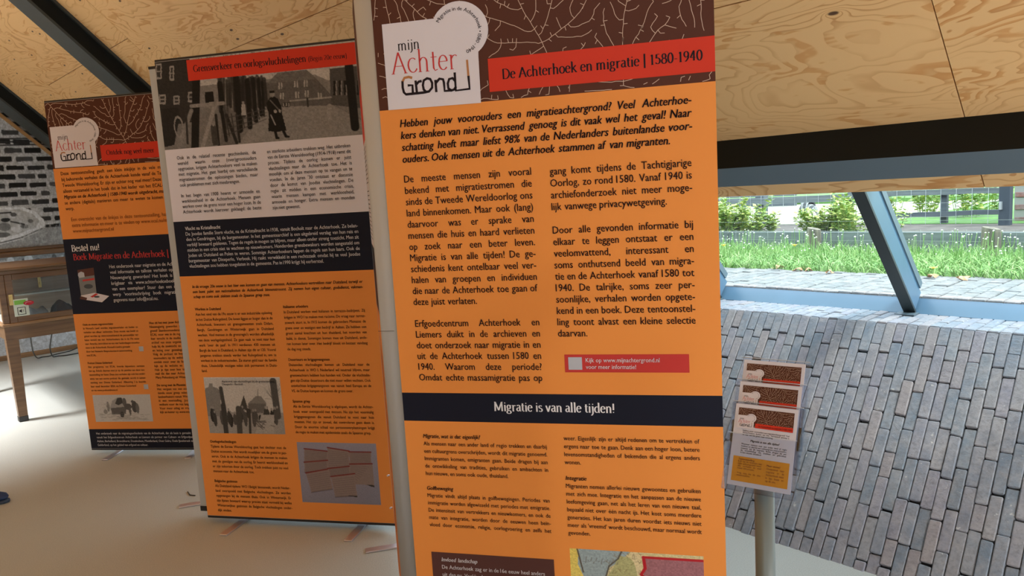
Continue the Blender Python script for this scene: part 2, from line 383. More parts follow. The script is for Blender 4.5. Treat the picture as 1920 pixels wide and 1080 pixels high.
# --- a small serif alphabet drawn with a broad pen: strokes in units of the x-height (.47), capitals .66
def _arc(cx, cy, rx, ry, a0, a1, n=9):
    return [(cx+rx*math.cos(math.radians(a0+(a1-a0)*i/(n-1))), cy+ry*math.sin(math.radians(a0+(a1-a0)*i/(n-1)))) for i in range(n)]
X_ = .45; C_ = .66; A_ = .70; D_ = -.20
def _sf(x, y, w=.07, ): return [(x-w, y), (x+w, y)]
G = {
 'a': (.42, [_arc(.19, .33, .12, .12, 150, 0)+[(.31, .06), (.36, .01), (.42, .03)], [(.31, .27)]+_arc(.17, .13, .11, .12, 80, 330, 8)+[(.31, .10)]]),
 'c': (.40, [_arc(.23, .225, .18, .225, 50, 330, 12)]),
 'd': (.50, [_arc(.22, .21, .17, .21, 60, 300, 11), [(.37, A_), (.37, .02)], _sf(.34, A_, .05), _sf(.40, .0, .05)]),
 'e': (.42, [[(.06, .26), (.36, .26)]+_arc(.21, .25, .155, .20, 5, 180, 8)+_arc(.21, .22, .165, .22, 180, 320, 8)]),
 'f': (.30, [[(.12, 0), (.12, .55)]+_arc(.22, .56, .10, .14, 180, 50, 6), [(.02, .42), (.26, .42)], _sf(.12, 0)]),
 'g': (.46, [_arc(.20, .30, .13, .15, 0, 360, 13), [(.12, .17), (.08, .10), (.14, .05), (.32, .02)]+_arc(.20, -.09, .17, .10, 40, -180, 9)+[(.06, -.02), (.13, .04)], [(.30, .40), (.42, .42)]]),
 'h': (.52, [[(.11, A_), (.11, 0)], [(.11, .32)]+_arc(.26, .30, .13, .14, 140, 0, 6)+[(.39, 0)], _sf(.08, A_, .05), _sf(.11, 0), _sf(.40, 0)]),
 'i': (.25, [[(.12, .43), (.12, 0)], _sf(.10, .43, .05), _sf(.12, 0), [(.12, .63), (.121, .56)]]),
 'j': (.24, [[(.13, .43), (.13, -.06), (.07, -.18), (-.03, -.20)], _sf(.10, .43, .05), [(.13, .63), (.131, .56)]]),
 'k': (.50, [[(.11, A_), (.11, 0)], [(.12, .20), (.38, .43)], [(.20, .26), (.42, .0)], _sf(.08, A_, .05), _sf(.11, 0), _sf(.42, 0), _sf(.37, .43, .06)]),
 'l': (.25, [[(.12, A_), (.12, 0)], _sf(.09, A_, .05), _sf(.12, 0)]),
 'm': (.78, [[(.11, .43), (.11, 0)], [(.11, .32)]+_arc(.25, .30, .12, .14, 140, 0, 6)+[(.37, 0)], [(.37, .32)]+_arc(.51, .30, .12, .14, 140, 0, 6)+[(.63, 0)], _sf(.08, .43, .05), _sf(.11, 0), _sf(.37, 0, .06), _sf(.64, 0)]),
 'n': (.52, [[(.11, .43), (.11, 0)], [(.11, .32)]+_arc(.26, .30, .13, .14, 140, 0, 6)+[(.39, 0)], _sf(.08, .43, .05), _sf(.11, 0), _sf(.40, 0)]),
 'o': (.47, [_arc(.23, .225, .18, .225, 90, 450, 16)]),
 'r': (.37, [[(.11, .43), (.11, 0)], [(.11, .30), (.18, .40), (.27, .43), (.33, .39)], _sf(.08, .43, .05), _sf(.12, 0)]),
 's': (.36, [_arc(.18, .33, .12, .11, 30, 200, 7)+_arc(.18, .115, .13, .115, 60, -150, 8)]),
 't': (.30, [[(.13, .58), (.13, .08), (.18, .0), (.28, .03)], [(.03, .42), (.27, .42)]]),
 'u': (.52, [[(.11, .43), (.11, .14)]+_arc(.24, .13, .13, .13, 180, 320, 6)+[(.38, .12)], [(.38, .43), (.38, 0)], _sf(.08, .43, .05), _sf(.35, .43, .05), _sf(.42, 0, .04)]),
 'v': (.46, [[(.06, .43), (.22, .0)], [(.22, .0), (.38, .43)], _sf(.07, .43, .06), _sf(.38, .43, .06)]),
 'w': (.68, [[(.06, .43), (.20, 0)], [(.20, 0), (.33, .43)], [(.33, .43), (.46, 0)], [(.46, 0), (.60, .43)], _sf(.07, .43, .06), _sf(.60, .43, .06)]),
 'z': (.40, [[(.05, .42), (.34, .42)], [(.34, .42), (.05, .01)], [(.05, .01), (.35, .01)]]),
 'A': (.64, [[(.06, 0), (.31, C_)], [(.31, C_), (.57, 0)], [(.15, .23), (.47, .23)], _sf(.06, 0), _sf(.57, 0)]),
 'B': (.56, [[(.13, C_), (.13, 0)], [(.13, C_), (.28, C_)]+_arc(.28, .505, .16, .155, 90, -90, 8)+[(.13, .35)], [(.28, .35)]+_arc(.30, .175, .19, .175, 90, -90, 8)+[(.13, 0)], _sf(.10, C_, .05), _sf(.10, 0, .05)]),
 'D': (.68, [[(.13, C_), (.13, 0)], [(.08, C_), (.28, C_)]+_arc(.28, .33, .32, .33, 90, -90, 13)+[(.08, 0)]]),
 'G': (.68, [_arc(.34, .33, .28, .34, 45, 335, 14), [(.58, .28), (.58, .05)], _sf(.58, .28, .07)]),
 'M': (.84, [[(.13, C_), (.11, 0)], [(.13, C_), (.41, .05)], [(.41, .05), (.69, C_)], [(.69, C_), (.71, 0)], _sf(.11, 0), _sf(.71, 0), _sf(.10, C_, .05), _sf(.73, C_, .05)]),
 'O': (.72, [_arc(.35, .33, .29, .34, 90, 450, 18)]),
 '0': (.46, [_arc(.22, .31, .17, .32, 90, 450, 16)]), '1': (.40, [[(.20, .63), (.20, 0)], [(.20, .62), (.10, .55)], _sf(.20, 0, .09)]),
 '2': (.46, [_arc(.21, .46, .15, .16, 160, -30, 8)+[(.06, .02)], [(.06, .02), (.38, .02)]]),
 '4': (.46, [[(.29, .63), (.29, 0)], [(.29, .63), (.04, .2)], [(.04, .2), (.40, .2)]]),
 '5': (.44, [[(.34, .62), (.12, .62)], [(.12, .62), (.10, .37)]+_arc(.19, .20, .17, .19, 110, -150, 10)]),
 '8': (.46, [_arc(.22, .47, .13, .15, 90, 450, 14), _arc(.22, .16, .17, .17, 90, 450, 14)]),
 '9': (.46, [_arc(.21, .44, .15, .18, 0, 360, 14), [(.36, .44), (.34, .2), (.20, .02), (.10, .0)]]),
 '|': (.24, [[(.12, .74), (.12, -.18)]]), '-': (.28, [[(.04, .22), (.24, .22)]]), '!': (.24, [[(.11, .66), (.11, .20)], [(.11, .07), (.111, .0)]]),
 '(': (.26, [_arc(.28, .24, .20, .46, 120, 240, 9)]), ')': (.26, [_arc(-.02, .24, .20, .46, 60, -60, 9)]), ' ': (.24, []), '.': (.2, [[(.08, .06), (.081, 0)]]),
}
def serif(fl, text, p0, p1, ink, y=.002, wt=1.0, size=None, vsc=1.0):
    tot = sum(G[c][0] for c in text); dx = p1[0]-p0[0]; dy = p1[1]-p0[1]; sz = size or dx/tot; x = 0
    for c in text:
        w, st = G[c]
        for s_ in st:
            q = [s_[0]]
            for a, b in zip(s_[:-1], s_[1:]):
                m_ = 1 if len(s_) > 3 else 3
                q += [(a[0]+(b[0]-a[0])*i/m_, a[1]+(b[1]-a[1])*i/m_) for i in range(1, m_+1)]
            q = np.array(q); T = np.gradient(q, axis=0); L = np.linalg.norm(T, axis=1)+1e-9
            cr = np.abs(T[:, 0]*math.cos(math.radians(15)) * 0 + T[:, 1])/L
            wd = (.040+.078*cr**1.3)*wt
            if len(s_) == 2 and np.hypot(*(np.array(s_[0])-np.array(s_[1]))) < .075: wd = wd*0+.085*(.6+.4*wt)
            Q = np.stack([p0[0]+(x+q[:, 0])*sz, p0[1]+dy*((x+q[:, 0])/tot)+q[:, 1]*sz*vsc], 1)
            fl.ribbon(Q, wd*sz, ink, y)
        x += w
# --- root pattern (space colonisation, printed as fine lines)
def roots(W, H, seed=3, N=1500, hubs=((.47, .20),), step=.012):
    r = np.random.RandomState(seed); A = r.rand(N, 2)*np.array([W*1.1, H*1.15])-np.array([W*.05, H*.1])
    P = [np.array([h[0]*W, h[1]*H]) for h in hubs]; par = [-1]*len(P)
    P = list(P)
    for it in range(110):
        if not len(A): break
        Q = np.array(P); D = np.linalg.norm(A[:, None]-Q[None], axis=2); k = D.argmin(1); dm = D[np.arange(len(A)), k]
        new = []
        for i in np.unique(k):
            s_ = (k == i) & (dm < .16)
            if not s_.any(): continue
            v = ((A[s_]-Q[i])/dm[s_][:, None]).sum(0); nn = np.linalg.norm(v)
            if nn < 1e-6: continue
            new.append((Q[i]+v/nn*step+r.randn(2)*.0006, i))
        if not new: break
        for p, i in new: P.append(p); par.append(int(i))
        Q = np.array([p for p, _ in new]); D = np.linalg.norm(A[:, None]-Q[None], axis=2).min(1); A = A[D > .0135]
    return np.array(P), par
ROOTS = roots(1.08, .42, 3, 2300, ((.52, .36), (.03, .98), (1.02, .95), (.75, .02), (.2, .0)))
def root_lines(fl, s0, s1, t0, t1, mirror=False, w=.0016, y=.0013, seed_shift=0.0):
    P, par = ROOTS
    Q = P.copy(); W, H = 1.08, .42
    X = s0+(Q[:, 0]/W)*(s1-s0); Y = t0+(Q[:, 1]/H)*(t1-t0)
    for i, p in enumerate(par):
        if p < 0: continue
        a = (X[p], Y[p]); b = (X[i], Y[i])
        if min(a[0], b[0]) < s0 or max(a[0], b[0]) > s1 or min(a[1], b[1]) < t0 or max(a[1], b[1]) > t1: continue
        fl.ribbon([a, b], w, P_LINE, y)
# ================================================================== SETTING
SN = np.array([.703, 0, .711]); SN /= np.linalg.norm(SN); SD = np.array([SN[2], 0, -SN[0]])
EAVE = np.array([3.268, 0, 1.502]); BA = np.array([3.009, 0, 1.758])
CREST = (3.610, .881); SILLP = (3.894, .881); N0 = 2.898
Y0, Y1 = -4.0, 10.117
def rp(q, y, off=0.0): return EAVE - SD*q + SN*off + np.array([0, y, 0])      # point of the window-side roof plane
o = MB().box((-5.3, Y0, -.12), (N0+.05, Y1, 0)).out('floor', FLOORM); tag(o, 'pale grey-green speckled floor of the exhibition room', kind='structure')
QR = (3.268+1.0)/SN[2]
ceil = MB()
ceil.add([rp(-.02, Y0, .022), rp(QR, Y0, .022), rp(QR, Y1, .022), rp(-.02, Y1, .022), rp(-.02, Y0, .10), rp(QR, Y0, .10), rp(QR, Y1, .10), rp(-.02, Y1, .10)],
         [(0, 1, 2, 3), (4, 7, 6, 5), (0, 4, 5, 1), (1, 5, 6, 2), (2, 6, 7, 3), (3, 7, 4, 0)])
ceiling = ceil.out('ceiling', JOINT); tag(ceiling, 'sloping ceiling of knotty plywood sheets above the low window', kind='structure')
ys = [-4.0, -1.6, .84, 3.28, 5.98, 8.40, 10.117]; st = [.45, 1.10, 1.0155, 1.558, .70, 1.2]
for i in range(6):
    qs = [0.0]; q = st[i]
    while q < QR: qs.append(q); q += 1.22
    qs.append(QR)
    for a, b in zip(qs[:-1], qs[1:]):
        g = .0022; p = [rp(a+(g if a else 0), ys[i]+g), rp(b-g, ys[i]+g), rp(b-g, ys[i+1]-g), rp(a+(g if a else 0), ys[i+1]-g)]
        m = MB().add(p+[v+SN*.02 for v in p], [(0, 1, 2, 3), (7, 6, 5, 4), (0, 4, 5, 1), (1, 5, 6, 2), (2, 6, 7, 3), (3, 7, 4, 0)])
        m.out('plywood_sheet', PLY, ceiling)
# opposite slope with its rooflight
def op(q, y, off=0.0):
    p = rp(q, y, off); return np.array([-2-p[0], y, p[2]])
QL = QR
def quadslab(mb, q0, q1, y0, y1):
    p = [op(q0, y0), op(q1, y0), op(q1, y1), op(q0, y1)]; k = [v+np.array([-SN[0], 0, SN[2]])*.08 for v in p]
    mb.add(p+k, [(0, 3, 2, 1), (4, 5, 6, 7), (0, 1, 5, 4), (1, 2, 6, 5), (2, 3, 7, 6), (3, 0, 4, 7)])
m = MB()
for a in ((0, 2.2, Y0, Y1), (3.6, QL, Y0, Y1), (2.2, 3.6, Y0, -2.4), (2.2, 3.6, -.6, Y1)): quadslab(m, *a)
tag(m.out('ceiling_opposite', PLY), 'opposite plywood roof slope behind the camera with an open rooflight', kind='structure')
m = MB(); p = [op(2.2, -2.4), op(3.6, -2.4), op(3.6, -.6), op(2.2, -.6)]; m.add(p, [(0, 1, 2, 3)])
tag(m.out('window_3', GLASS), 'rooflight glazing in the opposite roof slope', kind='structure')
tag(MB().box((-5.38, Y0, 0), (-5.26, Y1, 1.6)).out('wall_left', PLASTER), 'low plain wall behind the camera side', kind='structure')
# gable walls
gab = [(-5.3, 0), (N0+.02, 0), (3.9, .86), (3.9, .9), (3.268, 1.53), (-1, 5.80), (-5.28, 1.53)]
tag(MB().extrude(gab, 'y', Y1, Y1+.12).out('wall_end', PLASTER), 'gable end wall behind the mural', kind='structure')
m = MB(); m.box((-5.3, Y0-.12, 0), (-1.4, Y0, 5.8)); m.box((.4, Y0-.12, 0), (3.9, Y0, 5.8)); m.box((-1.4, Y0-.12, 0), (.4, Y0, .9)); m.box((-1.4, Y0-.12, 2.3), (.4, Y0, 5.8))
tag(m.out('wall_back', PLASTER), 'gable wall behind the camera with a wide window opening', kind='structure')
# --- steel purlin and rafters
A = BA; B = A-SN*.175; C = B+SD*.112; D = A+SD*.112
m = MB().extrude([(A[0], A[2]), (B[0], B[2]), (C[0], C[2]), (D[0], D[2])], 'y', Y0, Y1)
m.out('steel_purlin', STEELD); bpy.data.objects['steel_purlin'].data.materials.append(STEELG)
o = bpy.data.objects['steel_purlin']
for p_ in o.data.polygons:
    if abs(p_.normal.dot(Vector((SN[0], 0, SN[2])))) > .9: p_.material_index = 1  # lit underside put into the colour: grey there, black on the shaded faces
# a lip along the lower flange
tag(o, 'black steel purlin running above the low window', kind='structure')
pf = at_y(50, 0, 6.42); dep = (BA-pf) @ SN; dep = float(np.clip(dep, .08, .4))
pb = hit(15, 0, BA-SN*dep, SN); wid = float(np.clip(pb[1]-6.42, .1, .9))
print('rafter depth', dep, 'width', wid)
def rafter(y, dep, wid, lab):
    r = empty('steel_rafter', rp(0, y)); tag(r, lab, kind='structure')
    def blk(nm, y0, y1, d0, d1, mt):
        pts = []
        for yy in (y0, y1):
            for q, dd in ((-.0, d0), (QR-.1, d0), (QR-.1, d1), (-.0, d1)):
                pts.append(rp(q, yy, -dd) - rp(0, y))
        MB().add(pts, [(0, 1, 2, 3), (7, 6, 5, 4), (0, 4, 5, 1), (1, 5, 6, 2), (2, 6, 7, 3), (3, 7, 4, 0)]).out(nm, mt, r)
    blk('web', y+.03, y+wid-.03, 0, dep-.02, STEELD)
    blk('flange', y, y+wid, dep-.02, dep, STEELR)
    blk('flange', y, y+wid, 0, .02, STEEL)
rafter(6.42, dep, wid, 'dark steel roof rafter slanting down above the left banner')
rafter(9.55, dep, .42, 'dark steel rafter along the gable wall with the mural')
m = MB(); pts = []
for yy in (10.07, 10.117):
    for q, dd in ((0, dep), (QR-.2, dep), (QR-.2, dep+.035), (0, dep+.035)): pts.append(rp(q, yy, -dd))
m.add(pts, [(0, 1, 2, 3), (7, 6, 5, 4), (0, 4, 5, 1), (1, 5, 6, 2), (2, 6, 7, 3), (3, 7, 4, 0)])
WOODL = wood('light_trim_wood', (.50, .30, .13), (.36, .20, .08), 0)
tag(m.out('trim_1', WOODL), 'thin wooden strip along the slanted top of the mural', kind='structure')
# --- brick berm
SL = np.array([CREST[0]-N0, 0, CREST[1]]); LS = np.linalg.norm(SL); SLu = SL/LS; SLn = np.array([-SLu[2], 0, SLu[0]])
prof = [(N0+.035, -.1), (N0+.035, -.02), (CREST[0]+.03, CREST[1]-.022), (SILLP[0]+.0, SILLP[1]-.012), (SILLP[0]+.3, .80), (SILLP[0]+.3, -.1)]
berm = MB().extrude(prof, 'y', Y0, Y1).out('brick_berm', JOINT); tag(berm, 'steep bank faced with slate-coloured bricks below the low window', kind='structure')
BW = .0455; BL = .178
def brick_mesh(name, L, W, T, seed, gap=.0022):
    """origin at the lower end centre of the top face; x=width, y=length, z=up out of the surface"""
    r = random.Random(seed); bm = bmesh.new(); bmesh.ops.create_cube(bm, size=1)
    for v in bm.verts:
        v.co = Vector((v.co.x*(W-gap)+r.uniform(-.0009, .0009), (v.co.y+.5)*(L-gap*1.6)+gap*.8+r.uniform(-.0022, .0022), (v.co.z-.5)*T+(r.uniform(-.0015, .0015) if v.co.z > 0 else 0)))
    top = [e for e in bm.edges if all(v.co.z > -T*.5 for v in e.verts)] + [e for e in bm.edges if len({round(v.co.z > -T*.5) for v in e.verts}) == 2]
    bmesh.ops.bevel(bm, geom=top, offset=.0040, segments=1, affect='EDGES')
    m = bpy.data.meshes.new(name); bm.to_mesh(m); bm.free(); m.materials.append(BRICK); return m
BM = [brick_mesh('brick', BL, BW, .03, k) for k in range(8)]
def slopemat(y, s, off, tilt=0, roll=0):
    """frame: x -> -Y? width along Y, y along the slope upward, z out"""
    X = Vector((0, 1, 0)); Yv = Vector(SLu); Zv = X.cross(Yv)
    if Zv.dot(Vector(SLn)) < 0: X = -X; Zv = X.cross(Yv)
    Mx = Matrix((X, Yv, Zv)).transposed().to_4x4()
    P = np.array([N0, y, 0])+SLu*s+SLn*off; Mx.translation = Vector(P)
    return Mx @ Matrix.Rotation(tilt, 4, 'X') @ Matrix.Rotation(roll, 4, 'Y')
def colbricks(i):
    rr = random.Random(1000+i); first = (.60 if i % 2 else .92) + .045*math.sin(i*.7) + rr.uniform(-.05, .05)-.012*(i % 7)
    top = LS; L = BL*max(.35, first); res = []
    while top > -.02:
        res.append((top-L, L)); top -= L; L = BL*rr.uniform(.94, 1.06)
        if rr.random() < .10: L *= .6
    return res
YB0, YB1 = .36, 2.16
cnt = 0; joined = MB(); i = 0; y = YB0
NB = 0
brs = []
for i in range(-95, 175):
    y = YB0 + i*BW
    if y < Y0+.03 or y > Y1-.03: continue
    for s, L in colbricks(i):
        rr = random.Random(int((y+20)*1e4)+int(s*1e3))
        mt = slopemat(y+BW/2, s, rr.uniform(-.003, .0035), rr.uniform(-.010, .010), rr.uniform(-.03, .03))
        vis = YB0 <= y < YB1 and s+L > .02
        if vis: brs.append((mt, L, rr.randrange(8)))
        else:
            w = BW/2-.001; V = [mt @ Vector(v) for v in ((-w, .0015, 0), (w, .0015, 0), (w, L-.0015, 0), (-w, L-.0015, 0), (-w, .0015, -.03), (w, .0015, -.03), (w, L-.0015, -.03), (-w, L-.0015, -.03))]
            joined.add(V, [(0, 1, 2, 3), (0, 4, 5, 1), (1, 5, 6, 2), (2, 6, 7, 3), (3, 7, 4, 0)])
print('bricks', len(brs))
brs.sort(key=lambda q: (q[0].translation - Vector(CAM)).length)
for mt, L, mi in brs[300:]:
    w = BW/2-.001; V = [mt @ Vector(v) for v in ((-w, .0015, 0), (w, .0015, 0), (w, L-.0015, 0), (-w, L-.0015, 0), (-w, .0015, -.03), (w, .0015, -.03), (w, L-.0015, -.03), (-w, L-.0015, -.03))]
    joined.add(V, [(0, 1, 2, 3), (0, 4, 5, 1), (1, 5, 6, 2), (2, 6, 7, 3), (3, 7, 4, 0)])
for k, (mt, L, mi) in enumerate(brs[:300]):
    b = bpy.data.objects.new('brick', BM[mi]); link(b, berm); b.matrix_world = mt @ Matrix.Diagonal((1 if k % 5 else .965, L/BL*(1, .985, .99, .955, 1, .98, .995)[k*5 % 7], 1, 1))
o = joined.out('brickwork', BRICKS, berm); o['kind'] = 'stuff'
# ledge on top: two rows of bricks laid flat towards the window
ledge = MB().extrude([(CREST[0]+.05, CREST[1]-.06), (CREST[0]+.05, CREST[1]-.02), (SILLP[0]+.02, SILLP[1]-.02), (SILLP[0]+.02, SILLP[1]-.06)], 'y', Y0, Y1).out('brick_ledge', JOINT)
tag(ledge, 'flat sunlit brick ledge between the bank and the window sill', kind='structure')
joined = MB(); LW = SILLP[0]-CREST[0]
for i in range(-95, 175):
    y = YB0 + i*BW
    if y < Y0+.03 or y > Y1-.03: continue
    rr = random.Random(5000+i); f = (.62 if i % 2 else .36)+rr.uniform(-.05, .05)
    for a, b in ((0.004, LW*f), (LW*f, LW+.004)):
        if .55 <= y < 2.42:
            o = bpy.data.objects.new('brick', BM[rr.randrange(8)]); link(o, ledge)
            # x=width along -Y, y=length along +X
            Mx = Matrix(((0, 1, 0), (-1, 0, 0), (0, 0, 1))).to_4x4(); Mx.translation = Vector((CREST[0]+a, y+BW/2, CREST[1]+rr.uniform(-.002, .002)))
            o.matrix_world = Mx @ Matrix.Rotation(rr.uniform(-.01, .01), 4, 'X') @ Matrix.Diagonal((1, (b-a)/BL, 1, 1))
        else: joined.box((CREST[0]+a+.001, y+.001, CREST[1]-.03), (CREST[0]+b-.001, y+BW-.001, CREST[1]))
o = joined.out('brickwork', BRICKS, ledge); o['kind'] = 'stuff'
# --- low window band: sill, mullions, head, glass
GO = .095
wf = empty('window_1', (0, 0, 0)); tag(wf, 'low slanted window band with blue-grey aluminium frames above the brick ledge', kind='structure')
s0 = np.array([SILLP[0], 0, SILLP[1]]); s1 = s0+SN*.085; s2 = s1+SD*.02+SN*.004
MB().extrude([(s0[0], s0[2]), (s1[0], s1[2]), (s1[0]+.005, s1[2]+.006), (s2[0]+.012, s2[2]+.006), (4.12, .915), (4.12, .80), (s0[0]+.01, .80)], 'y', Y0, Y1).out('window_sill', ALU, wf)
def tube4(name, mat_, y0, y1, q0, q1, o0, o1, parent):
    p = [rp(q, yy, oo) for yy in (y0, y1) for q, oo in ((q0, o0), (q1, o0), (q1, o1), (q0, o1))]
    return MB().add(p, [(0, 1, 2, 3), (7, 6, 5, 4), (0, 4, 5, 1), (1, 5, 6, 2), (2, 6, 7, 3), (3, 7, 4, 0)]).out(name, mat_, parent)
qs_ = -(SILLP[0]-3.268)/SN[2]   # sill position in q (negative = further down)
tube4('window_head', ALU, Y0, Y1, .0, .10, .03, .14, wf)
my = [1.31+1.07*k for k in range(-4, 9)]
for y in my:
    tube4('mullion', STEEL, y-.0275, y+.0275, qs_+.0, -.001, 0, .012, wf)
    tube4('mullion', ALU, y-.0275, y+.0275, qs_+.015, -.001, .012, .115, wf)
    tube4('cover_cap', STEELG, y-.034, y+.034, qs_+.05, .06, .115, .150, wf)
    MB().box((SILLP[0]-.075, y-.045, SILLP[1]+.0005), (SILLP[0]-.0, y+.045, SILLP[1]+.006)).out('foot_plate', STEELG, wf)
for a, b in zip(my[:-1], my[1:]):
    p = [rp(q, yy, oo) for oo in (GO, GO+.012) for q, yy in ((qs_+.03, a+.0275), (.04, a+.0275), (.04, b-.0275), (qs_+.03, b-.0275))]
    MB().add(p[:4], [(0, 1, 2, 3)]).out('pane', GLASS, wf)
    MB().extrude([(s1[0], a+.03)], 'y', 0, 0) if False else None

# ================================================================== OUTSIDE
GZ = .93
SOIL = mat('dark_soil', (.10, .085, .075), .95, bump=.5, bscale=30, var=.35, vscale=6)
SAND = mat('pale_sand', (.42, .40, .33), .95, var=.12)
LAWN = NT('far_lawn'); _t = LAWN.n('ShaderNodeTexCoord'); LAWN.l(LAWN.ramp(LAWN.noise(_t.outputs['Object'], 12, 5, .7), [(.3, (.06, .17, .03)), (.7, (.15, .30, .07))]), LAWN.p.inputs['Base Color']); LAWN.p.inputs['Roughness'].default_value = .9; LAWN = LAWN.m
GRASS = NT('grass_blade'); _g = GRASS.n('ShaderNodeNewGeometry'); GRASS.l(GRASS.ramp(_g.outputs['Random Per Island'], [(0, (.15, .32, .07)), (.6, (.24, .44, .11)), (1, (.42, .52, .22))]), GRASS.p.inputs['Base Color']); GRASS.p.inputs['Roughness'].default_value = .6; GRASS = GRASS.m
LEAFM = NT('bush_leaf'); _g = LEAFM.n('ShaderNodeNewGeometry'); LEAFM.l(LEAFM.ramp(_g.outputs['Random Per Island'], [(0, (.20, .36, .08)), (.5, (.38, .50, .10)), (1, (.58, .60, .18))]), LEAFM.p.inputs['Base Color']); LEAFM.p.inputs['Roughness'].default_value = .6; LEAFM = LEAFM.m
WHITEF = mat('white_flower', (.85, .86, .78), .7); YELF = mat('yellow_flower', (.85, .62, .05), .6); ORL = mat('orange_leaf', (.75, .42, .22), .7)
WW = wood('weathered_wood', (.24, .27, .27), (.13, .155, .16), 1, .85); WWD = wood('dark_weathered_wood', (.13, .15, .165), (.07, .085, .10), 1, .85)
STUMP = wood('stump_wood', (.27, .235, .165), (.07, .065, .055), 2, .85, .9); WIRE = mat('galvanised_wire', (.55, .57, .58), .4, .6)
BLKW = mat('black_post_paint', (.045, .06, .08), .6)
XG = 4.93
pave = MB().box((4.12, -3.9, GZ-.25), (XG, 12, GZ-.012)).out('pavement', JOINT); tag(pave, 'strip of grey brick paving just outside the window', kind='structure')
PM = []
for k in range(5):
    m_ = brick_mesh('paver', .205, .072, .03, 40+k, .004); m_.materials.clear(); m_.materials.append(PAVE); PM.append(m_)
joined = MB(); npv = 0
for i in range(-30, 150):
    y = .9 + i*.072
    off = (i % 3)*.068
    x = 4.13-off
    while x < XG:
        x1 = min(x+.205, XG+.02*((i*7) % 3)); rr = random.Random(i*97+int(x*50))
        vis = .85 < y < 4.0 and x1 > 4.13 and npv < 298
        if x1-max(x, 4.13) > .02:
            if vis:
                npv += 1; o = bpy.data.objects.new('paver', PM[rr.randrange(5)]); link(o, pave)
                Mx = Matrix(((0, 1, 0), (-1, 0, 0), (0, 0, 1))).to_4x4(); Mx.translation = Vector((max(x, 4.13), y+.036, GZ+rr.uniform(-.003, .003)))
                o.matrix_world = Mx @ Matrix.Diagonal((1, (x1-max(x, 4.13))/.205, 1, 1))
            else: joined.box((max(x, 4.13)+.002, y+.002, GZ-.03), (x1-.002, y+.070, GZ))
        x += .205
o = joined.out('paving', PAVES, pave); o['kind'] = 'stuff'
tag(MB().box((XG, -3.9, GZ-.3), (6.40, 14, GZ-.01)).out('verge', mat('verge_soil', (.16, .22, .08), .95, var=.3, vscale=9)), 'strip of earth under the grass verge', kind='structure')
tag(MB().box((6.40, -3.9, GZ-.3), (9.0, 20, GZ+.02)).out('soil_bed', SOIL), 'bare dark soil behind the low plank edging', kind='structure')
tag(MB().box((9.0, 3.4, GZ-.3), (14.5, 26, GZ+.03)).out('sand_yard', SAND), 'pale sandy yard beyond the rail fence', kind='structure')
tag(MB().box((9.0, -12, GZ-.3), (60, 3.4, GZ+.025)).out('meadow', LAWN), 'green meadow beyond the rail fence', kind='structure')
tag(MB().box((14.5, 3.4, GZ-.3), (60, 60, GZ+.10)).out('far_meadow', LAWN), 'sunny green field far beyond the yard', kind='structure')
R = random.Random(11)
def blades(mb, n, xr, yr, hr, wdt, lean=.5, zf=None):
    for _ in range(n):
        x = R.uniform(*xr); y = R.uniform(*yr); h = R.uniform(*hr); a = R.uniform(0, 6.28); w = R.uniform(.6, 1.2)*wdt
        lx, ly = R.gauss(0, lean)*h, R.gauss(0, lean)*h; c, s_ = math.cos(a)*w, math.sin(a)*w; z = GZ-.01
        mb.add([(x-c, y-s_, z), (x+c, y+s_, z), (x+lx*.35+c*.8, y+ly*.35+s_*.8, z+h*.6), (x+lx*.35-c*.8, y+ly*.35-s_*.8, z+h*.6), (x+lx, y+ly, z+h*(1-.2*abs(lx)/h))], [(0, 1, 2, 3), (3, 2, 4)])
m = MB(); blades(m, 11000, (XG+.0, 5.7), (.4, 4.8), (.03, .085), .0045, .8); blades(m, 3000, (5.6, 6.05), (.6, 5.6), (.05, .13), .0030, .4); blades(m, 1500, (6.0, 6.33), (.6, 5.6), (.04, .12), .0028, .4)
blades(m, 2500, (XG, 6.3), (4.8, 8), (.08, .25), .004, .4); blades(m, 900, (XG, 6.3), (-3, .4), (.08, .25), .006, .4)
tag(mesh('grass', m.v, m.f, GRASS), 'rough bright green grass growing between the paving and the plank edging', 'grass', kind='stuff')
m = MB(); m2 = MB()
for _ in range(430):
    x = R.uniform(5.35, 6.3); y = R.uniform(.6, 5.6); h = R.uniform(.07, .20)
    m.tube([(x, y, GZ), (x+R.gauss(0, .015), y+R.gauss(0, .015), GZ+h)], .0022, 3, False)
    top = m.v[-1]; r_ = R.uniform(.004, .009)
    m2.add([(top[0]-r_, top[1], top[2]), (top[0]+r_, top[1], top[2]), (top[0], top[1]-r_, top[2]), (top[0], top[1]+r_, top[2]), (top[0], top[1], top[2]+r_*.8), (top[0], top[1], top[2]-r_*.6)],
           [(0, 2, 4), (2, 1, 4), (1, 3, 4), (3, 0, 4), (2, 0, 5), (1, 2, 5), (3, 1, 5), (0, 3, 5)])
fl_ = mesh('wildflowers', m2.v, m2.f, WHITEF); tag(fl_, 'many tiny white flower heads on thin stalks above the grass', 'wildflowers', kind='stuff')
o = mesh('stalks', m.v, m.f, GRASS, fl_); o['kind'] = 'stuff'
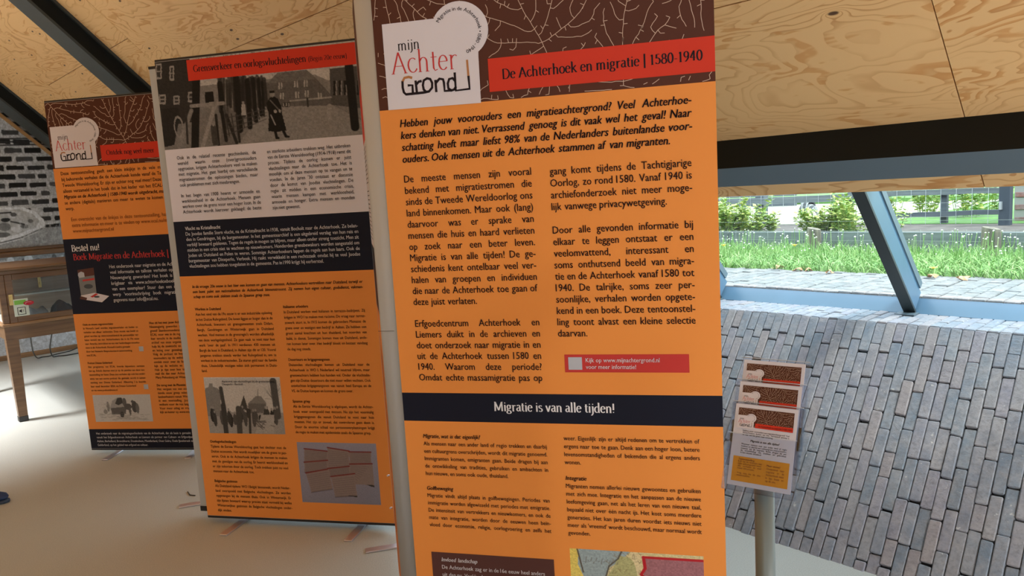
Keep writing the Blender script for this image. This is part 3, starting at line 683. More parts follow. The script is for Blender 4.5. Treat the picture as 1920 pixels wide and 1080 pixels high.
def flower(px, py, lab):
    lw_ = .55 if py > 490 else 1.0; P = at_z(px, py, GZ+.10*lw_); e = empty('yellow_flower', (P[0], P[1], GZ)); e.scale = (1, 1, lw_); tag(e, lab, 'flower')
    MB().tube([(0, 0, 0), (.004, .0, .06), (0, 0, .10)], .002, 5).out('stem', GRASS, e)
    b = MB()
    for k in range(8):
        a = k*math.pi/4; b.add([(0, 0, .10), (.018*math.cos(a-.3), .018*math.sin(a-.3), .108), (.026*math.cos(a), .026*math.sin(a), .112), (.018*math.cos(a+.3), .018*math.sin(a+.3), .108)], [(0, 1, 2, 3)])
    b.lathe([(.008, .098), (.009, .108), (.003, .113)], 8).out('petals', YELF, e)
flower(1750, 503, 'yellow flower low in the grass right of the slanted mullion')
flower(1395, 444, 'yellow flower tall against the plank edging at the left')
flower(1490, 461, 'yellow flower left of the smaller stump')
flower(1357, 461, 'yellow flower in the grass at the far left of the window')
def leaf(px, py, sz, lab):
    P = at_z(px, py, GZ+.012); b = MB(); n = 10; a0 = R.uniform(0, 6)
    pts = [(math.cos(2*math.pi*k/n)*sz*(.5+.5*(k % 2))*(1 if k % 4 else 1.15), math.sin(2*math.pi*k/n)*sz*(.35+.4*(k % 2)), .012*math.sin(k*1.3)+.012) for k in range(n)]
    b.add([(0, 0, .022)]+pts, [(0, 1+k, 1+(k+1) % n) for k in range(n)]); b.add([(x, y, z-.002) for x, y, z in [(0, 0, .022)]+pts], [(0, 1+(k+1) % n, 1+k) for k in range(n)])
    o = mesh('fallen_leaf', b.v, b.f, ORL); o.location = (P[0], P[1], GZ); o.rotation_euler = (0, 0, a0); tag(o, lab, 'leaf')
leaf(1460, 500, .065, 'largest orange-brown fallen leaf at the left edge of the paving')
leaf(1496, 505, .045, 'pale orange fallen leaf right of the largest one')
leaf(1516, 505, .035, 'small fallen leaf below the smaller stump')
leaf(1555, 509, .035, 'small pale leaf on the paving edge left of the mullion')
leaf(1748, 517, .035, 'small orange leaf at the grass edge under the yellow flower')
leaf(1806, 521, .04, 'orange leaf on the paving edge right of the yellow flower')
# low plank edging with two round stumps
XE = 6.36
zt = at_x(1640, 435, XE)[2]; zb = at_x(1640, 448, XE)[2]
edge = empty('plank_edging', (XE, 2.6, GZ)); tag(edge, 'low weathered plank edging between the grass and the soil', 'edging')
zt -= GZ
for a, b in ((-6.4, -1.08), (-1.07, 1.15), (1.16, 4.0), (4.01, 8)):
    MB().box((.0, a, zt-.11), (.035, b, zt), .004).out('plank', WW, edge)
    MB().box((.003, a, zt-.24), (.035, b, zt-.115), .004).out('plank', WW, edge)
def stump(pxl, pxr, pyt, lab, x=XE-.09):
    l = at_x(pxl, pyt, x); r = at_x(pxr, pyt, x); w = np.linalg.norm(l-r)/2*.94; c = (l+r)/2; h = c[2]-GZ
    b = MB(); n = 20; rng = random.Random(int(pxl)); kk = [1+rng.uniform(-.05, .05) for _ in range(n)]; vs = []
    for zz, sc in ((-.02, 1.02), (h*.5, 1.0), (h-.02, .98), (h, .93)):
        for k in range(n): g = 2*math.pi*k/n; vs.append((w*sc*kk[k]*math.cos(g), w*sc*kk[k]*math.sin(g), zz+(.012*math.sin(g) if zz > h*.8 else 0)))
    f = [(i*n+k, i*n+(k+1) % n, (i+1)*n+(k+1) % n, (i+1)*n+k) for i in range(3) for k in range(n)]+[tuple(3*n+k for k in range(n))]
    o = mesh('wooden_stump', vs, f, STUMP); o.location = (x-.02, c[1], GZ); tag(o, lab, 'stump')
stump(1841, 1880, 427, 'thick round wooden stump post at the right of the edging')
stump(1515, 1541, 428, 'thinner round wooden stump post seen left of the slanted mullion')
# wire netting on the edging
m = MB()
for k in range(40): m.tube([(XE-.02, .3+k*.16, GZ+.02), (XE-.02, .3+k*.16, GZ+zt+.02)], .0016, 3, False)
for z in (.08, .16, .24): m.tube([(XE-.02, .3, GZ+z), (XE-.02, 6.6, GZ+z)], .0016, 3, False)
tag(m.out('wire_netting', WIRE), 'thin wire netting stretched along the plank edging', 'netting')
# rail fence further back
XF = 9.0
def fx(x, y): return at_x(x, y, XF)
fence = empty('rail_fence', (XF, 2.8, GZ)); tag(fence, 'weathered grey post and rail fence behind the soil bed', 'fence')
def frail(pa, pb, hpx, mt):
    a = fx(*pa); b = fx(*pb); hz = abs(fx(pa[0], pa[1]+hpx)[2]-a[2]); off = np.array([XF, 2.8, GZ])
    a = a-off; b = b-off; n = 7; vs = []; rng = random.Random(int(pa[0]))
    for k in range(n):
        f = k/(n-1); P = a*(1-f)+b*f; dz = rng.uniform(-.01, .01)
        vs += [(0, P[1], P[2]+dz), (.05, P[1], P[2]+dz), (.05, P[1], P[2]-hz+dz), (0, P[1], P[2]-hz+dz)]
    f = [(4*i+j, 4*i+(j+1) % 4, 4*i+4+(j+1) % 4, 4*i+4+j) for i in range(n-1) for j in range(4)]+[(0, 1, 2, 3), (4*n-1, 4*n-2, 4*n-3, 4*n-4)]
    o = mesh('rail', vs, f, mt, fence)
    bm = bmesh.new(); bm.from_mesh(o.data); bmesh.ops.recalc_face_normals(bm, faces=bm.faces); bm.to_mesh(o.data); bm.free()
frail((1600, 362), (1880, 352), 9, WW); frail((1600, 404), (1880, 393), 8, WWD)
frail((1300, 378), (1600, 362), 11, WW)
for xl, xr, yt in ((1760, 1773, 352), (1412, 1428, 372), (1583, 1594, 356)):
    l = fx(xl, yt); r = fx(xr, yt); w = abs(l[1]-r[1])/2
    MB().box((.05, (l[1]+r[1])/2-2.8-w, 0), (.05+2*w, (l[1]+r[1])/2-2.8+w, l[2]-GZ+.03), .006).out('post', WWD, fence)
m = MB()
ya = fx(1885, 380)[1]; yb = fx(1340, 380)[1]
k = ya
while k < yb:
    m.tube([(-.01, k-2.8, .02), (-.01, k-2.8, .62)], .0025, 3, False); k += .15
for z in (.1, .25, .4, .55): m.tube([(-.01, ya-2.8, z), (-.01, yb-2.8, z)], .0025, 3, False)
m.out('wire_mesh', WIRE, fence)
P = at_x(1882, 420, 8.75); w = abs(at_x(1871, 420, 8.75)[1]-at_x(1893, 420, 8.75)[1])
gp = empty('gate_post', (8.75, P[1], GZ)); tag(gp, 'tall dark blue-black gate post with hinges beside the brick pier', 'gate post')
MB().box((0, -w/2, 0), (w, w/2, 1.1), .006).out('post', BLKW, gp)
for z in (.18, .62): MB().box((-.012, w*.15, z), (0.0, w*.45, z+.08)).tube([(-.02, w*.3, z), (-.02, w*.3, z+.08)], .008, 8).out('hinge', WIRE, gp)
# brick pier
RB = brickmat('red_brick', [(0, (.26, .065, .04)), (.5, (.34, .10, .06)), (1, (.19, .08, .07))], rnd=True)
pc = at_x(1900, 425, 9.35)
pier = MB().box((9.36, pc[1]-1.2, GZ-.02), (9.75, pc[1]+.0, 2.6)).out('brick_pier', mat('pale_mortar', (.36, .35, .32), .9)); tag(pier, 'red brick building corner at the right edge of the view outside', 'wall')
bmsh = bpy.data.meshes.new('brick'); b_ = MB().box((-.012, -.105, 0), (.0, .105, .052), .003); bmsh.from_pydata(b_.v, [], b_.f); bmsh.materials.append(RB)
for r_ in range(22):
    for c_ in range(5):
        yy = pc[1]-.115-c_*.222-(.0 if r_ % 2 else .0)-(.11 if r_ % 2 else 0)
        if yy-.1 < pc[1]-1.2: continue
        o = bpy.data.objects.new('brick', bmsh); link(o, pier); o.location = (9.36, yy, GZ+.01+r_*.066)
# dark shed wall far left and hedge
def facing(px0, px1, pyt, X): a = at_x(px0, pyt, X); b = at_x(px1, pyt, X); return a, b
a, b = facing(1300, 1492, 340, 14.0)
shed = empty('board_shed', (14.0, b[1], GZ)); tag(shed, 'dark weathered board wall far behind the yard at the left', 'shed')
hh = a[2]-GZ+.4; n_ = 9
for k in range(n_): MB().box((0, 0, k*hh/n_), (.05, a[1]-b[1], (k+1)*hh/n_-.015), .005).out('board', WWD, shed)
def bush(name, c, rx, ry, h, n, lab, cat='plant', ls=.03, seed=1, up=0.0):
    e = empty(name, c); tag(e, lab, cat); rr = random.Random(seed); st_ = MB(); lv = MB()
    ns = max(4, n//60)
    for s_ in range(ns):
        tx, ty = rr.gauss(0, .45)*rx, rr.gauss(0, .45)*ry; hh_ = h*rr.uniform(.55, 1); bx, by = tx*.4, ty*.4
        pts = [(bx, by, -.01), ((bx+tx)/2, (by+ty)/2, hh_*.55), (tx, ty, hh_)]; st_.tube(pts, [.005, .0035, .0015], 4, False)
        for _ in range(n//ns):
            f = rr.uniform(.12 if up == 0 else up, 1); 
            q = np.array(pts[1])*(1-(f-.5)*2)+np.array(pts[2])*((f-.5)*2) if f > .5 else np.array(pts[0])*(1-f*2)+np.array(pts[1])*f*2
            a_ = rr.uniform(0, 6.28); L = ls*rr.uniform(.6, 1.4); dz = rr.uniform(-.3, .6)*L; d_ = np.array([math.cos(a_)*L, math.sin(a_)*L, dz]); s2_ = np.array([-math.sin(a_), math.cos(a_), rr.uniform(-.5, .5)])*L*.28
            q = q+np.array([rr.gauss(0, .25), rr.gauss(0, .25), 0])*ls
            lv.add([q, q+d_*.5+s2_, q+d_, q+d_*.5-s2_], [(0, 1, 2, 3)])
    st_.out('stem', GRASS, e); mesh('foliage', lv.v, lv.f, LEAFM, e)['kind'] = 'stuff'
def gp_(px, py, X): p = at_x(px, py, X); return (p[0], p[1], GZ), p[2]-GZ
for px, py, X, rx, n, lab, sd in ((1372, 372, 6.9, .35, 900, 'tall yellow-green bush at the left of the window', 1), (1352, 395, 6.75, .25, 400, 'low yellowish bush at the extreme left of the window', 9),
                              (1406, 398, 7.0, .2, 300, 'thin bush beside the left fence post', 7),
                              (1436, 400, 7.2, .13, 220, 'slender plant between the tall bush and the striped animal', 2),
                              (1543, 392, 7.2, .30, 800, 'wide leafy bush in front of the striped animal', 3), (1575, 366, 7.1, .22, 520, 'upright bush just left of the slanted mullion', 4),
                              (1600, 380, 6.9, .2, 360, 'bush partly hidden behind the slanted mullion', 6), (1665, 395, 7.0, .16, 200, 'small yellowish plant right of the slanted mullion', 5)):
    c, h = gp_(px, py, X); bush('wild_bush', c, rx*1.1, rx*1.15, h*1.14, int(n*2.4), lab, ls=.045, seed=sd)
c, h = gp_(1690, 365, 10.0)
for px, X, h_, r_, n, lab, sd in ((1665, 10.0, .62, .36, 600, 'hedge bush with bright leaves behind the fence beside the mullion', 21), (1735, 10.7, .62, .40, 800, 'green hedge bush behind the fence, left of its middle post', 22), (1812, 10.1, .62, .40, 800, 'green hedge bush behind the fence, right of its middle post', 23), (1858, 10.9, .6, .36, 500, 'green hedge bush behind the fence next to the gate post', 24)):
    p = at_x(px, 390, X); bush('hedge_bush', (X, p[1], GZ), r_, r_, h_+.1, n, lab, ls=.065, seed=sd)
# ------------------------------------------------------------------ grazing animal behind the bushes
c = at_x(1516, 400, 10.2); an = empty('goat', (10.2, c[1], GZ+.03), math.radians(60)); tag(an, 'grey and white striped animal with rounded back, grazing behind the bushes', 'animal')
hb = at_x(1517, 377, 10.2)[2]-GZ-.03
def skin(name, verts, edges, radii, mt, parent, sub=2):
    m = bpy.data.meshes.new(name); m.from_pydata(verts, edges, []); m.materials.append(mt); o = link(bpy.data.objects.new(name, m), parent)
    md = o.modifiers.new('skin', 'SKIN'); md.use_smooth_shade = True
    if not m.skin_vertices: bpy.context.view_layer.objects.active = o
    for i, r in enumerate(radii):
        rr = r if isinstance(r, tuple) else (r, r); m.skin_vertices[0].data[i].radius = rr; m.skin_vertices[0].data[i].use_root = (i == 0)
    s_ = o.modifiers.new('sub', 'SUBSURF'); s_.levels = sub; s_.render_levels = sub; return o
FUR = NT('striped_fur'); _t = FUR.n('ShaderNodeTexCoord'); _w = FUR.n('ShaderNodeTexWave'); _w.inputs['Scale'].default_value = 2.6; _w.inputs['Distortion'].default_value = 2.5; _w.inputs['Detail'].default_value = 3
FUR.l(_t.outputs['Object'], _w.inputs['Vector']); FUR.l(FUR.ramp(_w.outputs['Fac'], [(.35, (.07, .075, .08)), (.6, (.34, .35, .35))]), FUR.p.inputs['Base Color']); FUR.p.inputs['Roughness'].default_value = .9; FUR = FUR.m
k = hb/.62
V = [(0, 0, .43), (.22, 0, .42), (-.25, 0, .44), (.40, 0, .36), (.52, 0, .22), (.62, 0, .09), (.28, .10, .22), (.29, .10, .10), (.29, .10, 0), (.28, -.10, .22), (.29, -.10, .10), (.29, -.10, 0),
     (-.33, .10, .27), (-.38, .10, .14), (-.35, .10, 0), (-.33, -.10, .27), (-.38, -.10, .14), (-.35, -.10, 0), (-.38, 0, .40), (-.42, 0, .28)]
E_ = [(0, 1), (0, 2), (1, 3), (3, 4), (4, 5), (1, 6), (6, 7), (7, 8), (1, 9), (9, 10), (10, 11), (2, 12), (12, 13), (13, 14), (2, 15), (15, 16), (16, 17), (2, 18), (18, 19)]
Rr = [.19, .155, .18, .10, .075, .045, .055, .03, .026, .055, .03, .026, .075, .032, .026, .075, .032, .026, .04, .018]
try:
    o = mesh('tmp', [], []); bpy.data.objects.remove(o)
    m_ = bpy.data.meshes.new('body'); m_.from_pydata([tuple(np.array(v)*k) for v in V], E_, []); m_.materials.append(FUR)
    o = link(bpy.data.objects.new('body', m_), an); md = o.modifiers.new('skin', 'SKIN'); md.use_smooth_shade = True
    for i, r in enumerate(Rr): m_.skin_vertices[0].data[i].radius = (r*k, r*k); m_.skin_vertices[0].data[i].use_root = (i == 0)
    s_ = o.modifiers.new('sub', 'SUBSURF'); s_.levels = 2; s_.render_levels = 2
except Exception as ex: print('skin', ex)
b = MB()
for sgn in (-1, 1): b.tube([(.52*k, .05*sgn*k, .26*k), (.50*k, .13*sgn*k, .24*k)], [.03*k, .008*k], 6).out('ear', FUR, an); b = MB()

# ================================================================== MURAL AND TRIM ON THE GABLE
MX0, MX1, MZ0, MZ1 = 1.15, 2.7, .05, 3.0
def mp_(x, y): p = at_y(x, y, Y1-.02); return ((p[0]-MX0)/(MX1-MX0), 1-(p[2]-MZ0)/(MZ1-MZ0))
pw, ph = 330, 520; pc_ = Pic(pw, ph, .50); rs = np.random.RandomState(5); pc_.noise(.25, 3, 2)
ch = .098/(MZ1-MZ0); bl = .20/(MX1-MX0); z0 = mp_(40, 420)[1]
for r_ in range(-4, 18):
    yy = z0-(r_+1)*ch
    for c_ in range(-1, 11):
        x0 = (c_+(.5 if r_ % 2 else 0)+rs.rand()*.05)*bl; v = .012+.06*rs.rand()**2+(.06 if rs.rand() < .15 else 0); L = bl*(.80+.07*rs.rand()) if rs.rand() > .2 else bl*.42
        j = [rs.rand()*.004 for _ in range(8)]
        pc_.poly([(x0+j[0], yy+ch*.16+j[1]), (x0+L-j[2], yy+ch*.16+j[3]), (x0+L-j[4]+.003, yy+ch*.5), (x0+L-j[4], yy+ch*.84-j[5]), (x0+j[6], yy+ch*.84-j[7]), (x0-.003, yy+ch*.5)], v)
y0_ = mp_(30, 395)[1]; ins = pc_.Y > y0_+.01*np.sin(pc_.X*40); g_ = .16+.14*rs.rand(ph, pw); g_ = (g_+np.roll(g_, 1, 0)+np.roll(g_, 1, 1))/2.2
pc_.a[ins & (pc_.Y > mp_(60, 428)[1])] = g_[ins & (pc_.Y > mp_(60, 428)[1])][:, None]
pc_.poly([mp_(-40, 395), mp_(0, 389), mp_(40, 388), mp_(66, 396), mp_(82, 412), mp_(84, 422), mp_(70, 434), mp_(40, 448), mp_(0, 458), mp_(-40, 462)], .72)
pc_.poly([mp_(-40, 400), mp_(0, 393), mp_(36, 392), mp_(60, 400), mp_(74, 414), mp_(66, 426), mp_(30, 440), mp_(-40, 452)], .48)
for (x, y, rx, ry, v) in ((25, 402, 11, 7, .55), (25, 402, 6, 4, .12), (42, 408, 10, 6, .5), (55, 414, 10, 8, .48), (57, 414, 5, 4, .15), (32, 428, 12, 7, .6), (8, 425, 12, 8, .2), (10, 412, 9, 4, .03), (46, 424, 8, 4, .12), (5, 440, 14, 5, .13), (60, 424, 8, 5, .45)):
    cx, cy = mp_(x, y); ex = abs(mp_(x+rx, y)[0]-cx); ey = abs(mp_(x, y+ry)[1]-cy); pc_.ell(cx, cy, ex, ey, v)
for p, q, w, v in (((-10, 400), (20, 398), .003, .03), ((20, 415), (45, 420), .003, .04), ((0, 455), (40, 445), .0025, .08), ((40, 445), (78, 428), .0025, .08), ((0, 452), (60, 433), .002, .65)):
    pc_.line(mp_(*p), mp_(*q), w, v)
for k_ in range(60):
    x = rs.uniform(40, 125); y = rs.uniform(430, 460); pc_.line(mp_(x, y), mp_(x+rs.uniform(-8, 8), y-rs.uniform(5, 22)), .0012, .45, .6)
yb_ = mp_(60, 484)[1]
for k_ in range(70): pc_.ell(rs.rand(), yb_+rs.rand()*.05, .015+rs.rand()*.02, .008+.01*rs.rand(), rs.choice([.12, .5, .6, .3]))
yb_ = mp_(60, 560)[1]; m_ = pc_.Y > yb_; g2 = .50+.2*rs.rand(ph, pw); g2 = (g2+np.roll(g2, 1, 1)+np.roll(g2, 2, 1))/3; pc_.a[m_] = g2[m_][:, None]  # pale lower print, painted brighter for the light falling on it
for k_ in range(120):
    x = rs.rand(); y = yb_+rs.rand()*(1-yb_); pc_.line((x, y), (x+rs.uniform(.01, .05), y+rs.uniform(-.01, .01)), .0012, .32, .5)
for k_ in range(3): pc_.line((0, mp_(10, 262)[1]+k_*.012), (1, mp_(10, 262)[1]-.01+k_*.012), .003, .03)
pc_.noise(.14, 8, 3); pc_.noise(.14, 9, 6); pc_.noise(.14, 10); pc_.a = (pc_.a+np.roll(pc_.a, 1, 0)+np.roll(pc_.a, 1, 1)+np.roll(pc_.a, (1, 1), (0, 1)))/4; pc_.tint((.94, 1.02, 1.12))
mu = empty('wall_mural', (0, Y1-.02, 0)); tag(mu, 'black and white photo mural of a brick wall and basket on the gable wall', 'mural')
pc_.obj('photo_print', [(MX0, 0, MZ1), (MX1, 0, MZ1), (MX1, 0, MZ0), (MX0, 0, MZ0)], mu)
MB().box((MX0, .002, MZ0), (MX1, .018, MZ1)).out('backing_board', PLASTER, mu)
WD = wood('brown_oak', (.20, .11, .05), (.10, .052, .024), 0, .4); WDL = wood('light_oak', (.34, .20, .10), (.20, .11, .05), 0, .45)
b = MB().box((.4, Y1-.075, 1.165), (2.9, Y1-.002, 1.225), .008); b.box((.4, Y1-.055, 1.225), (2.9, Y1-.002, 1.262), .006)
tag(b.out('trim_2', WD), 'moulded brown wooden rail across the mural', kind='structure')
tag(MB().box((.4, Y1-.04, 0), (2.9, Y1-.002, .055), .004).out('baseboard_end', WDL), 'light wooden baseboard under the mural', kind='structure')
# ================================================================== DISPLAY CABINET
CY = 6.88; CX0, CX1, CYB = 1.03, 2.10, 8.33; cab = empty('display_cabinet', (CX0, CY, 0)); tag(cab, 'brown wooden table display cabinet with glass sides, in front of the mural', 'cabinet')
w_ = CX1-CX0; d_ = CYB-CY
def leg(x, y):
    b = MB(); vs = []
    for z, r_ in ((.022, .030), (.66, .042)): vs += [(x-r_, y-r_, z), (x+r_, y-r_, z), (x+r_, y+r_, z), (x-r_, y+r_, z)]
    b.add(vs, [(0, 3, 2, 1), (4, 5, 6, 7), (0, 1, 5, 4), (1, 2, 6, 5), (2, 3, 7, 6), (3, 0, 4, 7)]); o = b.out('leg', WD, cab)
    MB().box((x-.033, y-.033, 0), (x+.033, y+.033, .045), .004).out('foot_cap', mat('black_cap', (.02, .02, .02), .5) if 'black_cap' not in bpy.data.materials else bpy.data.materials['black_cap'], o)
for x, y in ((.042, .042), (w_-.042, .042), (.042, d_-.042), (w_-.042, d_-.042)): leg(x, y)
MB().box((.0, .008, .655), (w_, .03, .765), .003).box((.008, .03, .655), (.03, d_, .765), .003).box((w_-.03, .03, .655), (w_-.008, d_, .765), .003).box((.03, d_-.03, .655), (w_-.03, d_-.008, .765), .003).out('apron', WD, cab)
MB().box((-.012, -.012, .765), (w_+.012, d_+.012, .79), .006).out('base_moulding', WDL, cab)
MB().box((.02, .02, .79), (w_-.02, d_-.02, .80)).out('display_floor', mat('white_liner', (.85, .84, .82), .7), cab)
for x, y in ((0, 0), (w_-.045, 0), (0, d_-.045), (w_-.045, d_-.045)): MB().box((x, y, .79), (x+.045, y+.045, 1.17), .004).out('corner_post', WD, cab)
dr = empty('door', (0, 0, 0)); dr.parent = cab
MB().box((.045, -.004, .79), (.095, .022, 1.17), .003).box((w_-.095, -.004, .79), (w_-.045, .022, 1.17), .003).box((.095, -.004, .79), (w_-.095, .022, .835), .003).box((.095, -.004, 1.125), (w_-.095, .022, 1.17), .003).out('door_frame', WD, dr)
mesh('glass_pane', [(.095, .009, .835), (w_-.095, .009, .835), (w_-.095, .009, 1.125), (.095, .009, 1.125)], [(0, 1, 2, 3)], CGLASS, dr)
BRASS = mat('old_brass', (.50, .36, .14), .35, .9)
h_ = MB().box((.055, -.008, .93), (.083, -.004, 1.015), .002).box((.062, -.014, .945), (.076, -.008, 1.0), .002); h_.out('lock_plate', BRASS, dr)
MB().box((-.005, 0, 1.17), (w_+.005, d_, 1.20), .004).box((-.018, -.018, 1.20), (w_+.018, .03, 1.222), .006).box((-.018, .03, 1.20), (.03, d_+.018, 1.222), .006).box((w_-.03, .03, 1.20), (w_+.018, d_+.018, 1.222), .006).out('top_frame', WD, cab)
for x in (.02, w_-.02): mesh('side_glass', [(x, .045, .80), (x, d_-.045, .80), (x, d_-.045, 1.17), (x, .045, 1.17)], [(0, 1, 2, 3)], CGLASS, cab)
MB().box((.022, .66, .80), (w_-.022, .67, 1.17)).out('back_panel', wood('pale_back', (.42, .32, .24), (.30, .21, .15), 0), cab)
MB().box((.025, .47, .955), (w_-.025, .655, .967)).out('glass_shelf', mat('shelf_glass', (.42, .46, .42), .2), cab)
# contents
def thing(o, loc, lab, cat, rz=0): o.location = loc; o.rotation_euler = (0, 0, rz); return tag(o, lab, cat)
CL = mat('grey_cloth', (.12, .13, .14), .9, bump=.5, bscale=20); BC = mat('black_cloth', (.012, .012, .014), .9, bump=.5, bscale=20)
def cloth(name, w, d, h, mt, seed, n=14):
    r_ = random.Random(seed); vs = []; ph_ = [r_.uniform(0, 6) for _ in range(4)]
    for j in range(n+1):
        for i in range(n+1):
            u_, v_ = i/n, j/n; e_ = min(u_, 1-u_, v_, 1-v_); z = h*min(1, e_*6)**.5*(.75+.2*math.sin(u_*9+ph_[0])+.12*math.sin(v_*11+ph_[1]+u_*4))
            vs.append(((u_-.5)*w, (v_-.5)*d, max(z, .0)))
    return mesh(name, vs, [(j*(n+1)+i, j*(n+1)+i+1, (j+1)*(n+1)+i+1, (j+1)*(n+1)+i) for j in range(n) for i in range(n)], mt, smooth=True)
thing(cloth('folded_cloth', .17, .22, .075, CL, 2), (CX0+.26, CY+.24, .801), 'grey folded cloth on the cabinet floor beside the label card', 'cloth')
thing(cloth('folded_cloth', .15, .20, .095, BC, 5), (CX0+.46, CY+.24, .801), 'black folded cloth with a small gold emblem inside the cabinet', 'cloth')
o = MB().box((-.012, -.003, 0), (.012, .003, .14), .003).tube([(0, -.004, .03), (0, -.004, .05)], .006, 8).out('brass_strap', BRASS); thing(o, (CX0+.40, CY+.645, .99), 'narrow yellowed measuring strap hanging at the back of the cabinet', 'strap')
# label card with pictogram, and red oval badge stuck to the cabinet glass
cyp = CY-.0055
def cpt(x, y): p = at_y(x, y, cyp); return np.array([p[0], p[2]])
a0 = cpt(28.2, 594.3); o_ = empty('label_card', (a0[0], cyp, a0[1])); tag(o_, 'pale label card with green block and loudspeaker pictogram on the cabinet door', 'card')
W1 = (cpt(56.3, 592)-a0)[0]; H1 = (cpt(25, 562)-a0)[1]
MB().box((0, 0, 0), (W1, .002, H1)).out('card', mat('card_paper', (.62, .70, .62), .6), o_)
fl = Flat(); GR = pr('green', (.22, .52, .10)); fl.poly([(W1*.08, H1*.68), (W1*.85, H1*.68), (W1*.85, H1*.93), (W1*.08, H1*.93)], GR)
for x0, z0_, x1, z1_ in ((.22, .08, .78, .11), (.22, .49, .78, .52), (.22, .08, .26, .52), (.74, .08, .78, .52)): fl.poly([(W1*x0, H1*z0_), (W1*x1, H1*z0_), (W1*x1, H1*z1_), (W1*x0, H1*z1_)], P_BK)
fl.poly([(W1*.34, H1*.26), (W1*.40, H1*.26), (W1*.50, H1*.19), (W1*.50, H1*.41), (W1*.40, H1*.34), (W1*.34, H1*.34)], P_BK)
for rr_ in (.07, .12): fl.ribbon([(W1*(.52+rr_*math.cos(a)), H1*(.30+rr_*.8*math.sin(a))) for a in np.linspace(-.9, .9, 7)], .0015, P_BK)
fl.out('card_print', o_)
a0 = cpt(53.7, 567.7); o_ = empty('red_badge', (a0[0], cyp-.002, a0[1])); tag(o_, 'glossy red oval sticker overlapping the label card', 'sticker')
rx_ = .036; rz_ = .0175
MB().add([(rx_*math.cos(t), 0, rz_*math.sin(t)) for t in np.linspace(0, 2*math.pi, 24, False)]+[(rx_*.96*math.cos(t), -.003, rz_*.96*math.sin(t)) for t in np.linspace(0, 2*math.pi, 24, False)],
         [tuple(range(24)), tuple(range(24, 48))[::-1]]+[(k, (k+1) % 24, 24+(k+1) % 24, 24+k) for k in range(24)]).out('oval', mat('badge_red', (.50, .02, .04), .25), o_)
fl = Flat(); fl.ribbon([(rx_*.6*math.cos(t), rz_*.5*math.sin(t)) for t in np.linspace(.5, 3.6, 14)], .002, P_WH, .004); fl.out('badge_print', o_)
# cables
def cable(pts, lab):
    P = [at_y(x, y, yy) for x, y, yy in pts]; P = [Vector((p[0], p[1], max(p[2], .006))) for p in P]
    Q = []
    for i in range(len(P)-1):
        p0, p1, p2, p3 = P[max(i-1, 0)], P[i], P[i+1], P[min(i+2, len(P)-1)]
        for k in range(6):
            t = k/6; Q.append(.5*((2*p1)+(p2-p0)*t+(2*p0-5*p1+4*p2-p3)*t*t+(-p0+3*p1-3*p2+p3)*t**3))
    Q.append(P[-1]); tag(MB().tube(Q, .0065, 6).out('cable', bpy.data.materials['black_cap'], smooth=True), lab, 'cable')
cable([(57, 628, 8.2), (59, 645, 8.6), (63, 662, 9.3), (70, 671, 9.75), (80, 674, 9.86), (92, 672, 9.84), (108, 667, 9.9), (130, 661, 9.95), (150, 650, 9.95)], 'black cable hanging from under the cabinet, left one, curling along the floor')
cable([(98, 622, 8.2), (95, 640, 8.6), (94, 655, 9.2), (99, 668, 9.6), (108, 676, 9.75), (124, 679, 9.7), (146, 677, 9.7), (165, 675, 9.7)], 'black cable hanging from under the cabinet, right one, beside the banner')
# shoe at the left edge
sp = at_z(15, 942, 0.0)
sh = empty('sneaker', (sp[0], sp[1], 0), math.radians(8)); tag(sh, 'toe of a dark blue sneaker with yellow upper at the left edge of the floor', 'shoe')
cr = RC[:, 0]; aa = math.atan2(cr[1], cr[0]); sh.rotation_euler = (0, 0, aa)
def loft(secs, name, mt, parent, n=14):
    vs = []
    for x, hw, z0_, z1_ in secs:
        for k in range(n):
            g = 2*math.pi*k/n; vs.append((x, hw*math.cos(g), (z0_+z1_)/2+(z1_-z0_)/2*math.sin(g)*(1 if math.sin(g) > 0 else .9)))
    f = [(i*n+k, i*n+(k+1) % n, (i+1)*n+(k+1) % n, (i+1)*n+k) for i in range(len(secs)-1) for k in range(n)]+[tuple(range(n))[::-1], tuple((len(secs)-1)*n+k for k in range(n))]
    return mesh(name, vs, f, mt, parent, True)
NAVY = mat('navy_mesh', (.01, .03, .10), .6, bump=.3, bscale=90)
loft([(-.285, .012, .03, .07), (-.28, .030, .022, .10), (-.24, .037, .02, .115), (-.19, .038, .02, .11), (-.13, .040, .02, .088), (-.07, .046, .02, .065), (-.03, .044, .02, .056), (-.008, .026, .022, .044), (0, .010, .026, .036)], 'upper', NAVY, sh)
loft([(-.295, .012, .0, .018), (-.285, .034, .0, .026), (-.2, .038, .0, .024), (-.13, .038, .0, .022), (-.06, .048, .0, .022), (-.01, .034, .0, .022), (.006, .014, .002, .020)], 'sole', mat('shoe_sole', (.03, .05, .09), .7), sh)
MB().box((-.13, -.018, .083), (-.06, .018, .090), .002).out('tongue', mat('shoe_yellow', (.75, .50, .08), .6), sh)
for k_ in range(3): MB().tube([(-.12+k_*.02, -.026, .086-k_*.006), (-.115+k_*.02, .0, .094-k_*.006), (-.12+k_*.02, .026, .086-k_*.006)], .003, 5).out('lace', P_WH, sh)
p = at_z(352, 922, .003); q = at_z(356, 928, .003); r_ = at_z(366, 929, .003)
tag(MB().tube([p, q, r_], .003, 5).out('stray_fibre', bpy.data.materials['black_cap']), 'short curled dark fibre lying on the floor left of the middle banner', 'fibre')
